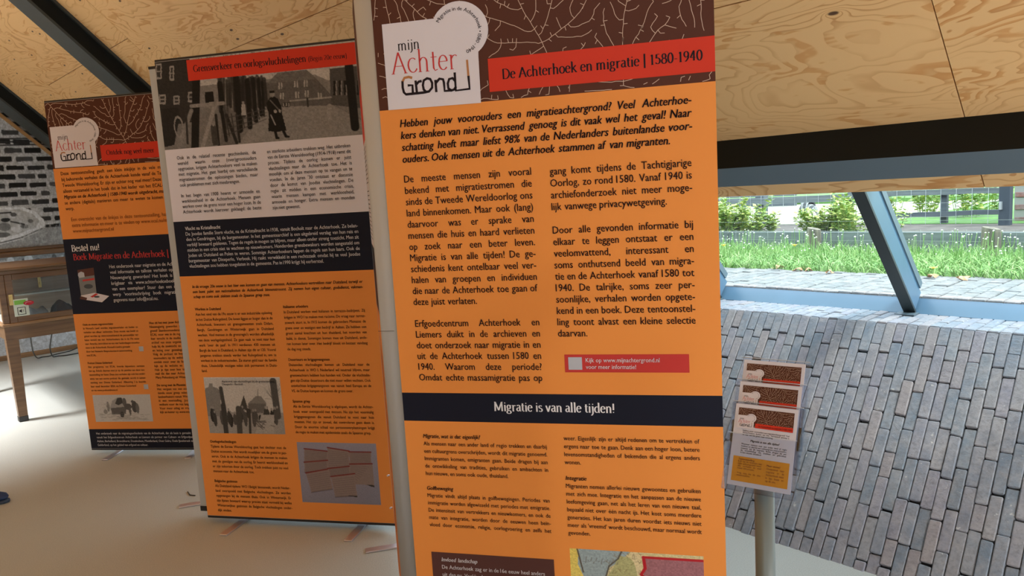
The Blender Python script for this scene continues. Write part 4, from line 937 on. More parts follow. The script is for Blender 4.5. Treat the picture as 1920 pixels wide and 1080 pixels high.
# ================================================================== BANNERS
TOPZ = 2.33
class Banner:
    def __init__(s, vpx, vpy, P0, name, lab):
        r = ray(vpx, vpy); d = -np.array([r[0], r[1], 0]); s.d = d/np.linalg.norm(d); s.n = np.array([-s.d[1], s.d[0], 0]); s.O = np.array([P0[0], P0[1], 0.0])
        s.e = empty(name, s.O, math.atan2(s.d[1], s.d[0]), lab, 'banner')
    def st(s, x, y):
        P = hit(x, y, s.O, s.n); return np.array([(P-s.O) @ s.d, P[2]])
    def z(s, pts, sc, ox, oy): return [s.st(ox+a/sc, oy+b/sc) for a, b in pts]
    def panel(s, W, z0, z1, mt=CASE, name='printed_panel'):
        b = MB(); n = 10
        o = MB().box((0, .001, z0+.012), (W, .020, z1-.010), .001).out(name, mt, s.e)
        MB().box((-.002, .0015, z1-.012), (W+.002, .024, z1), .002).out('top_rail', RAIL, s.e)
        MB().box((-.002, .0005, z0), (W+.002, .024, z0+.013), .002).out('bottom_rail', RAIL, s.e)
        return o
    def foot(s, x, ang, L=.42, off=.0, w=.042, mt=FOOTM):
        o = MB().box((-w/2, -L/2, 0), (w/2, L/2, .007), .0015).out('foot', mt, s.e); o.location = (x, .012+off, .0005); o.rotation_euler = (0, 0, ang)
        return o
def depthpt(x, y, D): r = ray(x, y); return CAM+r*(D/FPX)
LOGO = {}
def logo(fl, Mp, k=1.0):
    """white logo tab with its lettering; Mp maps the master artwork's coordinates to the sheet"""
    g = lambda a, b: Mp(640+a/4.5, b/4.5)
    c = (1000, 252); rx, ry = 240, 243
    arc = [(c[0]+rx*math.cos(t), c[1]-ry*math.sin(t)) for t in np.linspace(math.radians(156), math.radians(-49), 30)]
    fl.poly([g(*p) for p in [(400, 930), (343, 208), (785, 157)]+arc+[(1158, 480), (1180, 868)]], P_WH, .0017)
    sc = np.linalg.norm(g(1180, 868)-g(400, 930))/780
    serif(fl, 'mijn', g(478, 430), g(665, 408), P_BK, .0022, .8, vsc=1.12)
    serif(fl, 'Achter', g(428, 628), g(990, 578), P_REDT, .0022, .55, vsc=1.17)
    def st_(pts, w=20, m=P_BK): fl.ribbon([g(*p) for p in pts], w*sc, m, .0022)
    st_([(600, 658), (570, 650), (535, 658), (518, 690)], m=P_TAN)
    st_([(518, 685), (520, 740), (530, 780), (548, 797), (600, 792), (700, 781), (742, 772), (768, 740), (768, 700), (752, 668), (725, 662), (697, 680), (690, 720), (697, 755), (715, 775)])
    st_([(562, 722), (602, 720), (606, 790)]); st_([(628, 680), (640, 785)]); st_([(636, 712), (655, 690), (680, 684)])
    st_([(795, 675), (804, 778)]); st_([(800, 700), (830, 665), (860, 670), (868, 700), (874, 768), (935, 762)])
    st_([(966, 688), (940, 660), (912, 668), (900, 705), (905, 745), (930, 765), (955, 755), (970, 730)]); st_([(958, 612), (968, 765), (1084, 750), (1074, 640)]); st_([(1074, 642), (1062, 505)], 17, P_TAN)
    txt = 'Migratie in de Achterhoek • 1580 - 1940'; cc = (985, 262); adv = []
    for ch in txt: adv.append(.27 if ch == ' ' else word_mesh(ch, False, False)[2]+.10)
    tot = sum(adv); a = math.radians(157); span = math.radians(157+68); x = 0; R_ = 172
    for ch, w in zip(txt, adv):
        if ch != ' ':
            V, F, cw = word_mesh(ch, False, False); t = a-span*(x/tot); out = []
            sz = 44; ct, sn = math.cos(t), math.sin(t)
            for vx, vy in V:
                px = vx*sz; py = vy*sz; rr_ = R_+py; tt = t-px/R_
                out.append(g(cc[0]+rr_*math.cos(tt), cc[1]-rr_*math.sin(tt)*1.02))
            fl.add(out, F, P_BK, .0022)
        x += w
def band(fl, B_, tl, tr, br, bl, m, y=.0010, W=None):
    p = [B_.st(*q) for q in (bl, br, tr, tl)]
    if W is not None: p[0][0] = p[3][0] = 0.0; p[1][0] = p[2][0] = W; t0 = (p[0][1]+p[1][1])/2; t1 = (p[2][1]+p[3][1])/2; p = [(0, t0), (W, t0), (W, t1), (0, t1)]
    fl.poly(p, m, y); return p[0][1], p[2][1]
def paras(par, name, lines, p0, p1, right, ink, y, k=1.0, fl=None):
    if fl is not None: text_block(fl, lines, p0, p1, right, ink, y, k=k); return
    probe = Flat(); size = text_block(probe, lines, p0, p1, right, ink, y, k=k); n = len(lines); i = 0; pitch = (p1[1]-p0[1])/max(1, n-1)
    while i < n:
        if not lines[i]: i += 1; continue
        j = i
        while j < n and lines[j]: j += 1
        g = Flat(); text_block(g, lines[i:j], (p0[0], p0[1]+pitch*i), (p0[0], p0[1]+pitch*(j-1)), right, ink, y, size=size); g.out(name, par); i = j
def block(par, B_, name, lines, a, b, r, ink=P_BK, just=True, size=None, k=1.0, y=.0022, fl=None):
    """a,b: first and last left baseline pixels on the photograph, r: right end of a full line"""
    p0 = B_.st(*a); p1 = B_.st(*b); s = (p0[0]+p1[0])/2; right = B_.st(*r)[0]
    paras(par, name, lines, (s, p0[1]), (s, p1[1]), right, ink, y, k, fl)
# ---------------------------------------------------------------- front banner
_r = ray(-4610, 682); _d = -np.array([_r[0], _r[1], 0]); _d /= np.linalg.norm(_d); _n = np.array([-_d[1], _d[0], 0])
P1 = depthpt(711, 200, 1.0); w1 = ((hit(1341, 120, P1, _n)-P1) @ _d); DF = 1.05/w1
FB = Banner(-4610, 682, depthpt(711, 200, DF), 'banner_stand', 'tall orange banner on migration 1580-1940 in front, with white logo tab and red title')
FW = 1.05; print('front depth', DF, 'O', FB.O, 'd', FB.d)
FTOP = max(TOPZ, FB.st(860, -20)[1]); print('front top', FTOP, 'middle/left check')
fp = FB.panel(FW, .03, FTOP)
fl = Flat(); t_or0 = (FB.st(714, 208)[1]+FB.st(1339, 152)[1])/2
tb0, tb1 = (FB.st(762, 789.5)[1]+FB.st(1352, 799.6)[1])/2, (FB.st(757, 736.5)[1]+FB.st(1352, 741.7)[1])/2
e_ = .0
fl.poly([(0, t_or0), (FW, t_or0), (FW, FTOP-.012), (0, FTOP-.012)], P_BR, 0); fl.poly([(0, tb1), (FW, tb1), (FW, t_or0), (0, t_or0)], P_OR, 0)
fl.poly([(0, tb0), (FW, tb0), (FW, tb1), (0, tb1)], P_NV, 0); fl.poly([(0, .043), (FW, .043), (FW, tb0), (0, tb0)], P_OR, 0)
fl.out('colour_field', fp)
fl = Flat(); root_lines(fl, 0.004, FW-.004, t_or0+.002, FTOP-.014, w=.0017, y=.0006); fl.out('root_pattern', fp)
fl = Flat(); logo(fl, FB.st); fl.out('logo', fp)
fl = Flat(); rl = (FB.st(915, 110)[0]+FB.st(918, 173.5)[0])/2; rb = (FB.st(918, 173.5)[1]+FB.st(1339, 133)[1])/2; rt = (FB.st(915, 110)[1]+FB.st(1339, 67)[1])/2
fl.poly([(rl, rb), (FW, rb), (FW, rt), (rl, rt)], P_RED, .0012); serif(fl, 'De Achterhoek en migratie | 1580-1940', FB.st(941.5, 148.4), FB.st(1318, 112), P_BK, .0018, 1.1, vsc=1.12); fl.out('title_strip', fp)
fl = Flat(); serif(fl, 'Migratie is van alle tijden!', FB.st(926.5, 770), FB.st(1153.5, 774), P_INKW, .0010, 1.1, vsc=1.15); fl.out('band_heading', fp)
block(fp, FB, 'text_block', ['#Hebben jouw voorouders een migratieachtergrond? Veel Achterhoe-', '#kers denken van niet. Verrassend genoeg is dit vaak wel het geval! Naar', '#schatting heeft maar liefst 98% van de Nederlanders buitenlandse voor-', '~#ouders. Ook mensen uit de Achterhoek stammen af van migranten.'], (750, 239), (756, 305.5), (1297, 195))
block(fp, FB, 'text_block', ['De meeste mensen zijn vooral', 'bekend met migratiestromen die', 'sinds de Tweede Wereldoorlog ons', 'land binnenkomen. Maar ook (lang)', 'daarvoor was er sprake van', 'mensen die huis en haard verlieten', 'op zoek naar een beter leven.', 'Migratie is van alle tijden! De ge-', 'schiedenis kent ontelbaar veel ver-', 'halen van groepen en individuen', 'die naar de Achterhoek toe gaan of', '~deze juist verlaten.', '', 'Erfgoedcentrum Achterhoek en', 'Liemers duikt in de archieven en', 'doet onderzoek naar migratie in en', 'uit de Achterhoek tussen 1580 en', '1940. Waarom deze periode?', 'Omdat echte massamigratie pas op'], (759, 342.6), (786.5, 713), (1007, 520))
block(fp, FB, 'text_block', ['gang komt tijdens de Tachtigjarige', 'Oorlog, zo rond 1580. Vanaf 1940 is', 'archiefonderzoek niet meer moge-', '~lijk vanwege privacywetgeving.', '', 'Door alle gevonden informatie bij', 'elkaar te leggen ontstaat er een', 'veelomvattend, interessant en', 'soms onthutsend beeld van migra-', 'tie en de Achterhoek vanaf 1580 tot', '1940. De talrijke, soms zeer per-', 'soonlijke, verhalen worden opgete-', 'kend in een boek. Deze tentoonstel-', 'ling toont alvast een kleine selectie', '~daarvan.'], (1032, 328), (1046, 631), (1301, 470))
fl = Flat(); p = FB.st(1060, 698); q = FB.st(1292, 664); fl.poly([(p[0], p[1]), (q[0], p[1]), (q[0], q[1]), (p[0], q[1])], P_QRED, .0010)
a = FB.st(1066.5, 693); b = FB.st(1091, 669.5); fl.poly([(a[0], a[1]), (b[0], a[1]), (b[0], b[1]), (a[0], b[1])], P_GREY, .0016)
block(fp, FB, '', ['Kijk op www.mijnachtergrond.nl', '~voor meer informatie!'], (1098, 679), (1099, 691.5), (1237, 681), P_INKW, fl=fl); fl.out('red_label', fp)
block(fp, FB, 'text_block', ['~#Migratie, wat is dat eigenlijk?', 'Als mensen naar een ander land of regio trekken en daarbij', 'een cultuurgrens overschrijden, wordt dit migratie genoemd.', 'Immigranten komen, emigranten gaan. Beide dragen bij aan', 'de ontwikkeling van tradities, gebruiken en ambachten in', '~hun nieuwe, en soms ook oude, thuisland.', '', '~#Golfbeweging', 'Migratie vindt altijd plaats in golfbewegingen. Periodes van', 'immigratie worden afgewisseld met periodes met emigratie.', 'De intensiteit van vertrekkers en nieuwkomers, en ook de', 'mate van integratie, worden door de eeuwen heen beïn-', 'vloed door economie, religie, oorlogvoering en zelfs het'], (794.7, 820.5), (805.5, 986), (1029, 900))
block(fp, FB, 'text_block', ['weer. Eigenlijk zijn er altijd redenen om te vertrekken of', 'ergens naar toe te gaan. Denk aan een hoger loon, betere', 'levensomstandigheden of bekenden die al ergens anders', '~wonen.', '', '~#Integratie', 'Migranten nemen allerlei nieuwe gewoontes en gebruiken', 'met zich mee. Integratie en het aanpassen aan de nieuwe', 'leefomgeving gaan, net als het leren van een nieuwe taal,', 'bepaald niet over één nacht ijs. Het kost soms meerdere', 'generaties. Het kan jaren duren voordat iets nieuws niet', "meer als 'vreemd' wordt beschouwd, maar normaal wordt", '~gevonden.'], (1057, 825), (1066, 1001.8), (1314, 920))
fl = Flat(); a = FB.st(809, 1035); b = FB.st(1038.5, 1048); tb_ = (a[1]+b[1])/2; fl.poly([(a[0], .14), (b[0], .14), (b[0], tb_), (a[0], tb_)], P_BOX, .0010)
p0 = FB.st(828.3, 1051.7); p2 = FB.st(829.5, 1079.5); text_block(fl, ['~#Invloed landschap', 'De Achterhoek zag er in de 16e eeuw heel anders', '~uit dan nu. Veel land was'], (p0[0], p0[1]), (p0[0], p2[1]), FB.st(1022, 1076)[0], P_INKW, .0018); fl.out('dark_text_box', fp)
# old map at the bottom right
mw, mh = 240, 190; pm = Pic(mw, mh, (.62, .55, .30)); rs = np.random.RandomState(9)
pm.poly([(0, 0), (.46, 0), (.40, .12), (.30, .22), (.26, .4), (.12, .5), (.05, .75), (0, .8)], (.30, .38, .40)); pm.poly([(0, 0), (.07, .0), (.06, .2), (.10, .35), (.02, .5), (0, .55)], (.72, .58, .14))
pm.poly([(.38, .06), (.46, .08), (.52, .2), (.50, .45), (.40, .6), (.28, .55), (.26, .4), (.32, .25)], (.42, .42, .20)); pm.poly([(.46, 0), (.56, .02), (.53, .12), (.56, .28), (.52, .4), (.50, .2)], (.68, .58, .34))
pm.rect(.56, .06, 1, 1, (.34, .15, .17)); pm.noise(.14, 2, 3); pm.noise(.10, 4)
for k_ in range(60):
    x = .3+.25*rs.rand(); y = rs.rand()*.6; pm.line((x, y), (x+rs.uniform(-.03, .03), y+rs.uniform(-.05, .05)), .004, (.22, .17, .08), .7)
for a_, b_ in (((.40, .0), (.37, .10)), ((.37, .10), (.30, .2)), ((.30, .2), (.26, .4)), ((.26, .4), (.12, .5)), ((.06, 0), (.10, .3))): pm.line(a_, b_, .008, (.10, .09, .07))
for a_, b_ in (((.56, .06), (1, .06)), ((.56, .06), (.57, .2)), ((.57, .2), (.54, .28)), ((.54, .28), (.58, .36)), ((.58, .36), (.56, .6)), ((.56, .6), (.57, 1))): pm.line(a_, b_, .016, (.45, .02, .03))
for k_ in range(14): pm.line((.10+.02*k_, .16+.02*math.sin(k_*2)), (.11+.02*k_, .13+.03*math.cos(k_*3)), .004, (.15, .15, .13), .8)
a = FB.st(1068, 1028); b = FB.st(1319, 1043); tm = (a[1]+b[1])/2
pm.obj('map_picture', [(a[0], -.0002, tm), (b[0], -.0002, tm), (b[0], -.0002, .14), (a[0], -.0002, .14)], fp)
# white rounded corner panel on the left and the side panel turned away from the camera
cl = [(hit(x, y, FB.O+FB.n*.045, FB.n)-FB.O) @ FB.d for x, y in ((664, 0), (751, 1079))]; cw = abs((cl[0]+cl[1])/2); print('corner width', cl)
b = MB(); n = 9; vs = []
for i in range(n):
    a_ = i/(n-1); x = -cw*a_-.001; y = .012+.035*(1-math.cos(a_*1.35))/(1-math.cos(1.35)); vs.append((x, y))
vv = [(x, y, z) for z in (.03, FTOP) for x, y in vs]+[(x+.002, y+.012, z) for z in (.03, FTOP) for x, y in vs]
b.add(vv, [(i, i+1, n+i+1, n+i) for i in range(n-1)]+[(2*n+i, 3*n+i, 3*n+i+1, 2*n+i+1) for i in range(n-1)]+[(i, 2*n+i, 2*n+i+1, i+1) for i in range(n-1)]+[(n+i, n+i+1, 3*n+i+1, 3*n+i) for i in range(n-1)]+[(0, n, 3*n, 2*n), (n-1, 3*n-1, 4*n-1, 2*n-1)])
o = b.out('corner_panel', CASE, FB.e, True); o['label'] = 'rounded white fabric corner'
zs = FB.st(735, 622)[1]; MB().box((-cw*.95, .0135, zs-.001), (-.002, .016, zs)).out('fabric_seam', RAIL, o)
# side panel: runs away from the corner, its print faces left
P_a = FB.O+FB.d*(-cw-.002)+FB.n*.055
tgt = depthpt(659, 0, DF+.42); dd = np.array([tgt[0], tgt[1], 0])-P_a*np.array([1, 1, 0]); SLn_ = np.linalg.norm(dd); dd /= SLn_
print('side panel len', SLn_)
aS = math.atan2(-dd[1], -dd[0]); e0 = empty('side_panel', (0, 0, 0)); e0.parent = FB.e
inv = np.array([FB.d, FB.n, (0, 0, 1)]); loc = inv @ (P_a+dd*SLn_-FB.O); e0.location = (loc[0], loc[1], 0)
ld = inv @ (-dd); e0.rotation_euler = (0, 0, math.atan2(ld[1], ld[0])); e0['label'] = 'side panel printed with a red strip, photo and orange field'
MB().box((0, .001, .04), (SLn_, .016, FTOP-.02)).out('board', CASE, e0)
fl = Flat(); L_ = SLn_
for z0_, z1_, m_ in ((.04, 1.18, P_OR), (1.18, 1.42, P_NV), (1.42, 1.80, P_WH), (1.80, 1.99, P_RED), (1.99, FTOP-.03, P_BR)): fl.poly([(0, z0_), (L_, z0_), (L_, z1_), (0, z1_)], m_, 0)
for k_ in range(22): fl.poly([(.06, 1.45+k_*.0155), (L_*.75, 1.45+k_*.0155), (L_*.75, 1.4535+k_*.0155), (.06, 1.4535+k_*.0155)], P_BK, .001) if k_ != 12 else None
for k_ in range(60): fl.poly([(.06, .12+k_*.0155), (L_*.75, .12+k_*.0155), (L_*.75, .1235+k_*.0155), (.06, .1235+k_*.0155)], P_BRT, .001) if k_ % 12 != 11 else None
fl.out('side_print', e0)
f_ = FB.foot(0, 0); bpy.data.objects.remove(f_)
fc = at_z(716, 1028, .004); fe = at_z(685, 1033, .004); dv = fc-fe; dv /= np.linalg.norm(dv); cc_ = fe+dv*.20
o = MB().box((-.20, -.021, 0), (.20, .021, .007), .0015).out('foot', FOOTM, FB.e); lc = inv @ (cc_-FB.O); o.location = (lc[0], lc[1], .0005); ldv = inv @ dv; o.rotation_euler = (0, 0, math.atan2(ldv[1], ldv[0]))
FB.foot(.22, .3, off=.0); FB.foot(.86, -.3, off=.0)
for z_ in (.32, .46):
    pz = MB().tube([(.0, -.008, z_), (.012, -.014, z_+.004)], .004, 8); pz.out('clip', FOOTM, e0)  # bright specks: light through the gap, built as small metal bits
# ---------------------------------------------------------------- middle banner
Pm = at_z(390, 970, .03)
MBn = Banner(-5230, 718, Pm, 'banner_stand', 'middle banner with an old street photograph at top and a white text field below it')
MW = (MBn.st(663, 72)[0]+MBn.st(703, 506)[0]+MBn.st(740, 987)[0])/3; mt_ = (MBn.st(287, 112)[1]+MBn.st(663, 72)[1])/2; print('middle W', MW, 'top', mt_, [MBn.st(663, 72), MBn.st(703, 506), MBn.st(740, 987), MBn.st(287, 112), MBn.st(336, 518)])
mp = MBn.panel(MW, .028, mt_)
# measure: left edge must be s=0
fl = Flat()
tA = (MBn.st(309, 281)[1]+MBn.st(678.6, 253)[1])/2; tB = (MBn.st(324, 415)[1]+MBn.st(691, 397.7)[1])/2; tC = (MBn.st(336, 518)[1]+MBn.st(703, 506.3)[1])/2
for z0_, z1_, m_ in ((tB, tA, P_WH), (tC, tB, P_NV), (.042, tC, P_OR)): fl.poly([(0, z0_), (MW, z0_), (MW, z1_), (0, z1_)], m_, 0)
fl.out('colour_field', mp)
pw, ph = 330, 150; pp = Pic(pw, ph, .20)
def zp(x, y):
    q = MBn.st(280+x/3.6, 60+y/3.6); return (q[0]/MW, (mt_-.012-q[1])/(mt_-.012-tA))
Z = lambda *L: [zp(*p) for p in L]
pp.poly(Z((0, 170), (1500, 30), (1500, 250), (0, 400)), .42); pp.poly(Z((560, 480), (1230, 480), (1500, 620), (1500, 760), (0, 830), (0, 600)), .17)
pp.poly(Z((780, 500), (1230, 488), (1440, 600), (1440, 700), (590, 770), (700, 620)), .23)
pp.poly(Z((0, 150), (265, 150), (300, 330), (330, 600), (80, 640)), .028)
for x0, y0, x1, y1 in ((45, 215, 85, 320), (138, 230, 168, 330), (68, 422, 112, 488), (165, 430, 205, 490), (262, 405, 302, 475)):
    pp.poly(Z((x0, y0), (x1, y0), (x1, y1), (x0, y1)), .26); pp.poly(Z((x0+8, y0+12), (x1-8, y0+12), (x1-8, y1-14), (x0+8, y1-14)), .04)
    pp.line(zp(x0, (y0+y1)/2), zp(x1, (y0+y1)/2), .006, .26)
pp.poly(Z((765, 345), (1120, 310), (1230, 430), (1230, 495), (775, 505)), .105); pp.poly(Z((795, 350), (860, 278), (1060, 255), (1130, 318)), .14)
for x, y in ((885, 362), (990, 350), (1055, 345), (895, 430), (998, 422), (1062, 415), (1150, 430)):
    pp.poly(Z((x-14, y-20), (x+12, y-20), (x+12, y+24), (x-14, y+24)), .33); pp.line(zp(x, y-20), zp(x, y+24), .005, .05)
pp.poly(Z((1215, 250), (1330, 235), (1500, 225), (1500, 520), (1225, 492)), .075)
for x in (1240, 1275, 1310, 1400): pp.poly(Z((x, 330), (x+16, 328), (x+16, 425), (x, 427)), .015); pp.poly(Z((x+16, 330), (x+24, 328), (x+24, 425), (x+16, 427)), .22)
pp.poly(Z((1060, 252), (1215, 248), (1215, 330), (1140, 300)), .46)
rs = np.random.RandomState(2)
for x in list(range(470, 780, 16)):
    x = x+rs.uniform(-5, 5); pp.line(zp(x, 300+rs.uniform(0, 30)), zp(x+rs.uniform(-5, 25), 480+rs.uniform(0, 130)*(1-(x-470)/500)), .012+.012*rs.rand(), .02, .9)
for k_ in range(160):
    x = rs.uniform(300, 1000); y = rs.uniform(90, 330); pp.line(zp(x, y), zp(x+rs.uniform(-35, 35), y-rs.uniform(10, 60)), .004, .10, .7)
for x, w_2, y0, y1, dx in ((318, .045, 330, 780, -8), (585, .035, 310, 660, 28), (660, .028, 330, 640, 20), (700, .022, 320, 600, 22), (735, .018, 320, 560, 20), (475, .03, 350, 640, 40), (760, .014, 340, 560, 12), (1345, .045, 235, 640, 42)):
    pp.line(zp(x, y0), zp(x+dx, y1), w_2, .012)
pp.poly(Z((500, 480), (600, 560), (600, 760), (480, 770)), .10, .6)
for p, q, w_2, v in (((200, 772), (285, 530), .022, .20), ((362, 770), (442, 500), .022, .26), ((285, 500), (500, 480), .02, .24), ((430, 360), (440, 500), .012, .2), ((520, 560), (590, 745), .018, .02), ((250, 560), (260, 750), .012, .03), ((450, 560), (470, 760), .015, .02), ((490, 540), (520, 730), .02, .015), ((590, 560), (610, 740), .014, .02), ((950, 465), (1225, 440), .007, .3), ((1065, 450), (1070, 500), .01, .03), ((1215, 500), (1212, 580), .025, .27)):
    pp.line(zp(*p), zp(*q), w_2, v)
for x0 in range(520, 800, 34): pp.line(zp(x0, 560-(x0-520)*.2), zp(x0+20, 700-(x0-520)*.55), .006, .03)
for k_ in range(4): pp.line(zp(520, 580+k_*38), zp(790, 520+k_*22), .004, .05)
pp.poly(Z((375, 405), (430, 400), (440, 470), (380, 478)), .01)
pp.poly(Z((90, 520), (190, 510), (210, 560), (170, 760), (90, 780)), .02)
for rr_ in (1.0, .5): pass
c_ = zp(200, 640); ex = abs(zp(232, 640)[0]-c_[0]); ey = abs(zp(200, 715)[1]-c_[1]); pp.ell(c_[0], c_[1], ex, ey, .24, ring=.22)
pp.poly(Z((790, 480), (812, 445), (838, 432), (868, 452), (890, 500), (898, 560), (925, 662), (865, 672), (803, 668), (806, 560)), .010)
c_ = zp(828, 418); pp.ell(c_[0], c_[1], .013, .035, .22); pp.poly(Z((812, 396), (842, 394), (845, 412), (812, 414)), .01)
pp.line(zp(850, 672), zp(860, 712), .016, .01); pp.line(zp(905, 668), zp(922, 702), .016, .01); pp.line(zp(920, 702), zp(940, 705), .012, .01); pp.line(zp(858, 712), zp(872, 714), .012, .01)
pp.line(zp(815, 460), zp(880, 530), .006, .12); pp.line(zp(820, 560), zp(850, 625), .006, .30); c_ = zp(850, 536); pp.ell(c_[0], c_[1], .008, .02, .3); c_ = zp(880, 532); pp.ell(c_[0], c_[1], .006, .018, .3)
pp.poly(Z((622, 490), (648, 488), (652, 560), (622, 562)), .33); c_ = zp(633, 478); pp.ell(c_[0], c_[1], .007, .02, .2)
pp.poly(Z((412, 640), (430, 610), (452, 640), (470, 760), (430, 765)), .05); c_ = zp(432, 618); pp.ell(c_[0], c_[1], .008, .03, .22)
for x in (905, 925, 942): pp.poly(Z((x-10, 475), (x+8, 473), (x+8, 505), (x-10, 507)), .05); pp.poly(Z((x-4, 480), (x+2, 480), (x+2, 500), (x-4, 500)), .4)
pp.noise(.16, 6); pp.noise(.12, 7, 3); pp.tint((1.0, .96, .93))
pp.a = np.clip(pp.a, 0, 1)**1.02
pp.obj('street_photograph', [(0, 0, mt_-.012), (MW, 0, mt_-.012), (MW, 0, tA), (0, 0, tA)], mp)
fl = Flat(); rl = (MBn.st(349.4, 112)[0]+MBn.st(353.6, 151)[0])/2; rt = (MBn.st(349.4, 112)[1]+MBn.st(664, 80)[1])/2; rb = (MBn.st(353.6, 151)[1]+MBn.st(666.7, 121.7)[1])/2
fl.poly([(rl, rb), (MW, rb), (MW, rt), (rl, rt)], P_RED, .0012); serif(fl, 'Grensverkeer en oorlogsvluchtelingen', MBn.st(363.3, 135), MBn.st(574.6, 115.6), P_BK, .0018, 1.05, vsc=1.15); serif(fl, '(Begin 20e eeuw)', MBn.st(578.5, 115.3), MBn.st(651, 108.6), P_BK, .0018, .8, vsc=1.15); fl.out('title_strip', mp)
block(mp, MBn, 'text_block', ['Ook in de relatief recente geschiedenis, de', 'wereld waarin onze (over)grootouders', 'opgroeien, krijgen Achterhoekers veel te maken', 'met migratie. Het gaat hierbij om verschillende', 'migratiestromen die oplossingen bieden, maar', '~ook problemen met zich meebrengen.', '', 'In het begin van 1900 heerst er armoede en', 'werkloosheid in de Achterhoek. Mensen gaan', 'werken over de grens voor een hoger loon. In de', 'Achterhoek wordt hierover geklaagd: de beste'], (332.5, 299.5), (344, 400.5), (485.5, 340))
block(mp, MBn, 'text_block', ['en sterkste arbeiders trekken weg. Het uitbreken', 'van de Eerste Wereldoorlog (1914-1918) remt dit', 'proces. Tijdens de oorlog komen er juist', 'vluchtelingen naar de Achterhoek toe. Het is', 'moeilijk om al deze mensen op te vangen en te', "voeden. In de jaren '30 ontstaat er discussie", 'door de komst van Joodse vluchtelingen. De', 'regio zit midden in een economische crisis,', 'waarin mensen kampen met werkloosheid,', 'armoede en honger. Extra mensen en monden', '~zijn niet gewenst.'], (501, 287.5), (511.8, 392.5), (661.5, 325))
block(mp, MBn, 'text_block', ['~@Vlucht na Kristallnacht', 'De Joodse familie Stern vlucht, na de Kristallnacht in 1938, vanuit Bocholt naar de Achterhoek. Ze belan-', 'den in Gendringen, bij de burgemeester. In het gemeentearchief is een uitgebreid verslag van hun reis en', 'verblijf bewaard gebleven. Tegen de regels in mogen ze blijven, maar alleen onder streng toezicht. Men zit', 'midden in een crisis niet te wachten op nieuwkomers. Honderden grensbewakers worden aangesteld om', 'Joden uit Duitsland en Polen te weren. Sommige Achterhoekers lappen de regels aan hun laars. Ook de', 'burgemeester van Dinxperlo, Verbeek. Hij raakt verwikkeld in een rechtszaak omdat hij te veel Joodse', '~vluchtelingen zou hebben toegelaten in de gemeente. Pas in 1990 krijgt hij eerherstel.'], (348, 431.8), (355.8, 502), (673.5, 450), P_INKW)
block(mp, MBn, 'text_block', ['#In de vroege 20e eeuw is het hier een komen en gaan van mensen. Achterhoekers vertrekken naar Duitsland, terwijl er', '#een bont palet aan nationaliteiten de Achterhoek binnenstroomt. Zij nemen hun eigen cultuur, godsdienst, vakman-', '~#schap en soms ook ziekten zoals de Spaanse griep mee.'], (361, 540.2), (363.7, 559), (680.6, 531))
block(mp, MBn, 'text_block', ['~@Werken in Duitsland', 'Aan het eind van de 19e eeuw is er een industriële opleving', 'in het Duitse Ruhrgebied. De lonen liggen er hoger dan in de', 'Achterhoek. Inwoners uit grensgemeenten zoals Didam,', 'Bergh, Gendringen en Winterswijk gaan in Duitsland', "werken. Veel mensen in de grensregio's worden afhankelijk", 'van deze werkgelegenheid. Ze gaan vaak te voet naar hun', "werk 'over de paal'. In 1911 verdienen 430 mensen uit", 'Bergh de kost in Duitsland, in Aalten zijn dit er 120. Vooral', 'jongeren trekken steeds verder het Ruhrgebied in, om te', 'werken in de industriesteden. Ze sturen geld naar de familie', 'thuis. Uiteindelijk vestigen velen zich permanent in Duits-', '~land.'], (366.3, 582.2), (379.2, 697.5), (516, 640))
block(mp, MBn, 'text_block', ['~@Italiaanse arbeiders', 'In Duitsland werken veel Italianen in terrazzo-bedrijven. Zij', 'krijgen in WO I te maken met racisme. De vraag naar terraz-', 'zowerk stort in. In 1915 komen de gebroeders Monasso de', 'grens over en vestigen een bedrijf in Aalten. Ze hebben een', 'groot aantal knechten uit hun thuisland, het noorden van', 'Italië, in dienst. Sommigen komen mee uit Duitsland, ande-', 'ren komen later over. Het bedrijf bloeit en bestaat vandaag', '~de dag nog steeds.', '', '~@Deserteurs en krijgsgevangenen', 'Duizenden vluchtelingen komen uit Duitsland naar de', 'Achterhoek in WO I. Nederland wil neutraal blijven, maar', 'grenswachters hebben hun handen vol. Onder de vluchtelin-', 'gen zijn Duitse deserteurs die niet meer willen vechten. Ook', 'ontvluchten krijgsgevangenen van vanuit heel Europa en de', '~VS, de Duitse kampen en komen de grens over.', '', '~@Spaanse griep', 'Als de Eerste Wereldoorlog is afgelopen, wordt de Achter-', 'hoek weer overspoeld met mensen. Nu zijn het voormalig', 'krijgsgevangenen die vanuit Duitsland te voet naar huis', 'moeten. Het zijn er zoveel, dat controleren geen doen is.', 'Door de enorme schaal van persoonsverplaatsingen krijgt', '~de regio te maken met epidemieën zoals de Spaanse griep.'], (532.2, 577.5), (554.4, 812), (694.5, 700))
block(mp, MBn, 'text_block', ['~@Oorlogsvluchtelingen', 'Tijdens de Eerste Wereldoorlog gaat het slechter met de', 'Duitse economie. Het wordt moeilijker om de grens te pas-', 'seren. Ook in de Achterhoek krijgen de mensen te maken', 'met de gevolgen van de oorlog. Er heerst werkloosheid en', 'er zijn tekorten door de oorlog. Toch trekken juist nu veel', '~mensen naar de Achterhoek toe.', '', '~@Belgische gezinnen', 'Als Duitsland tijdens WO I België binnenvalt, wordt Neder-', 'land overspoeld met Belgische vluchtelingen. Ze worden', 'opgevangen bij de mensen thuis. Ook in Winterswijk. Er', 'zijn lijsten bewaard waarop precies staat vermeld bij welke', 'Winterswijkse gezinnen de Belgische vluchtelingen onder-', '~dijk vinden.'], (394.6, 829.5), (409.4, 958), (542, 890))
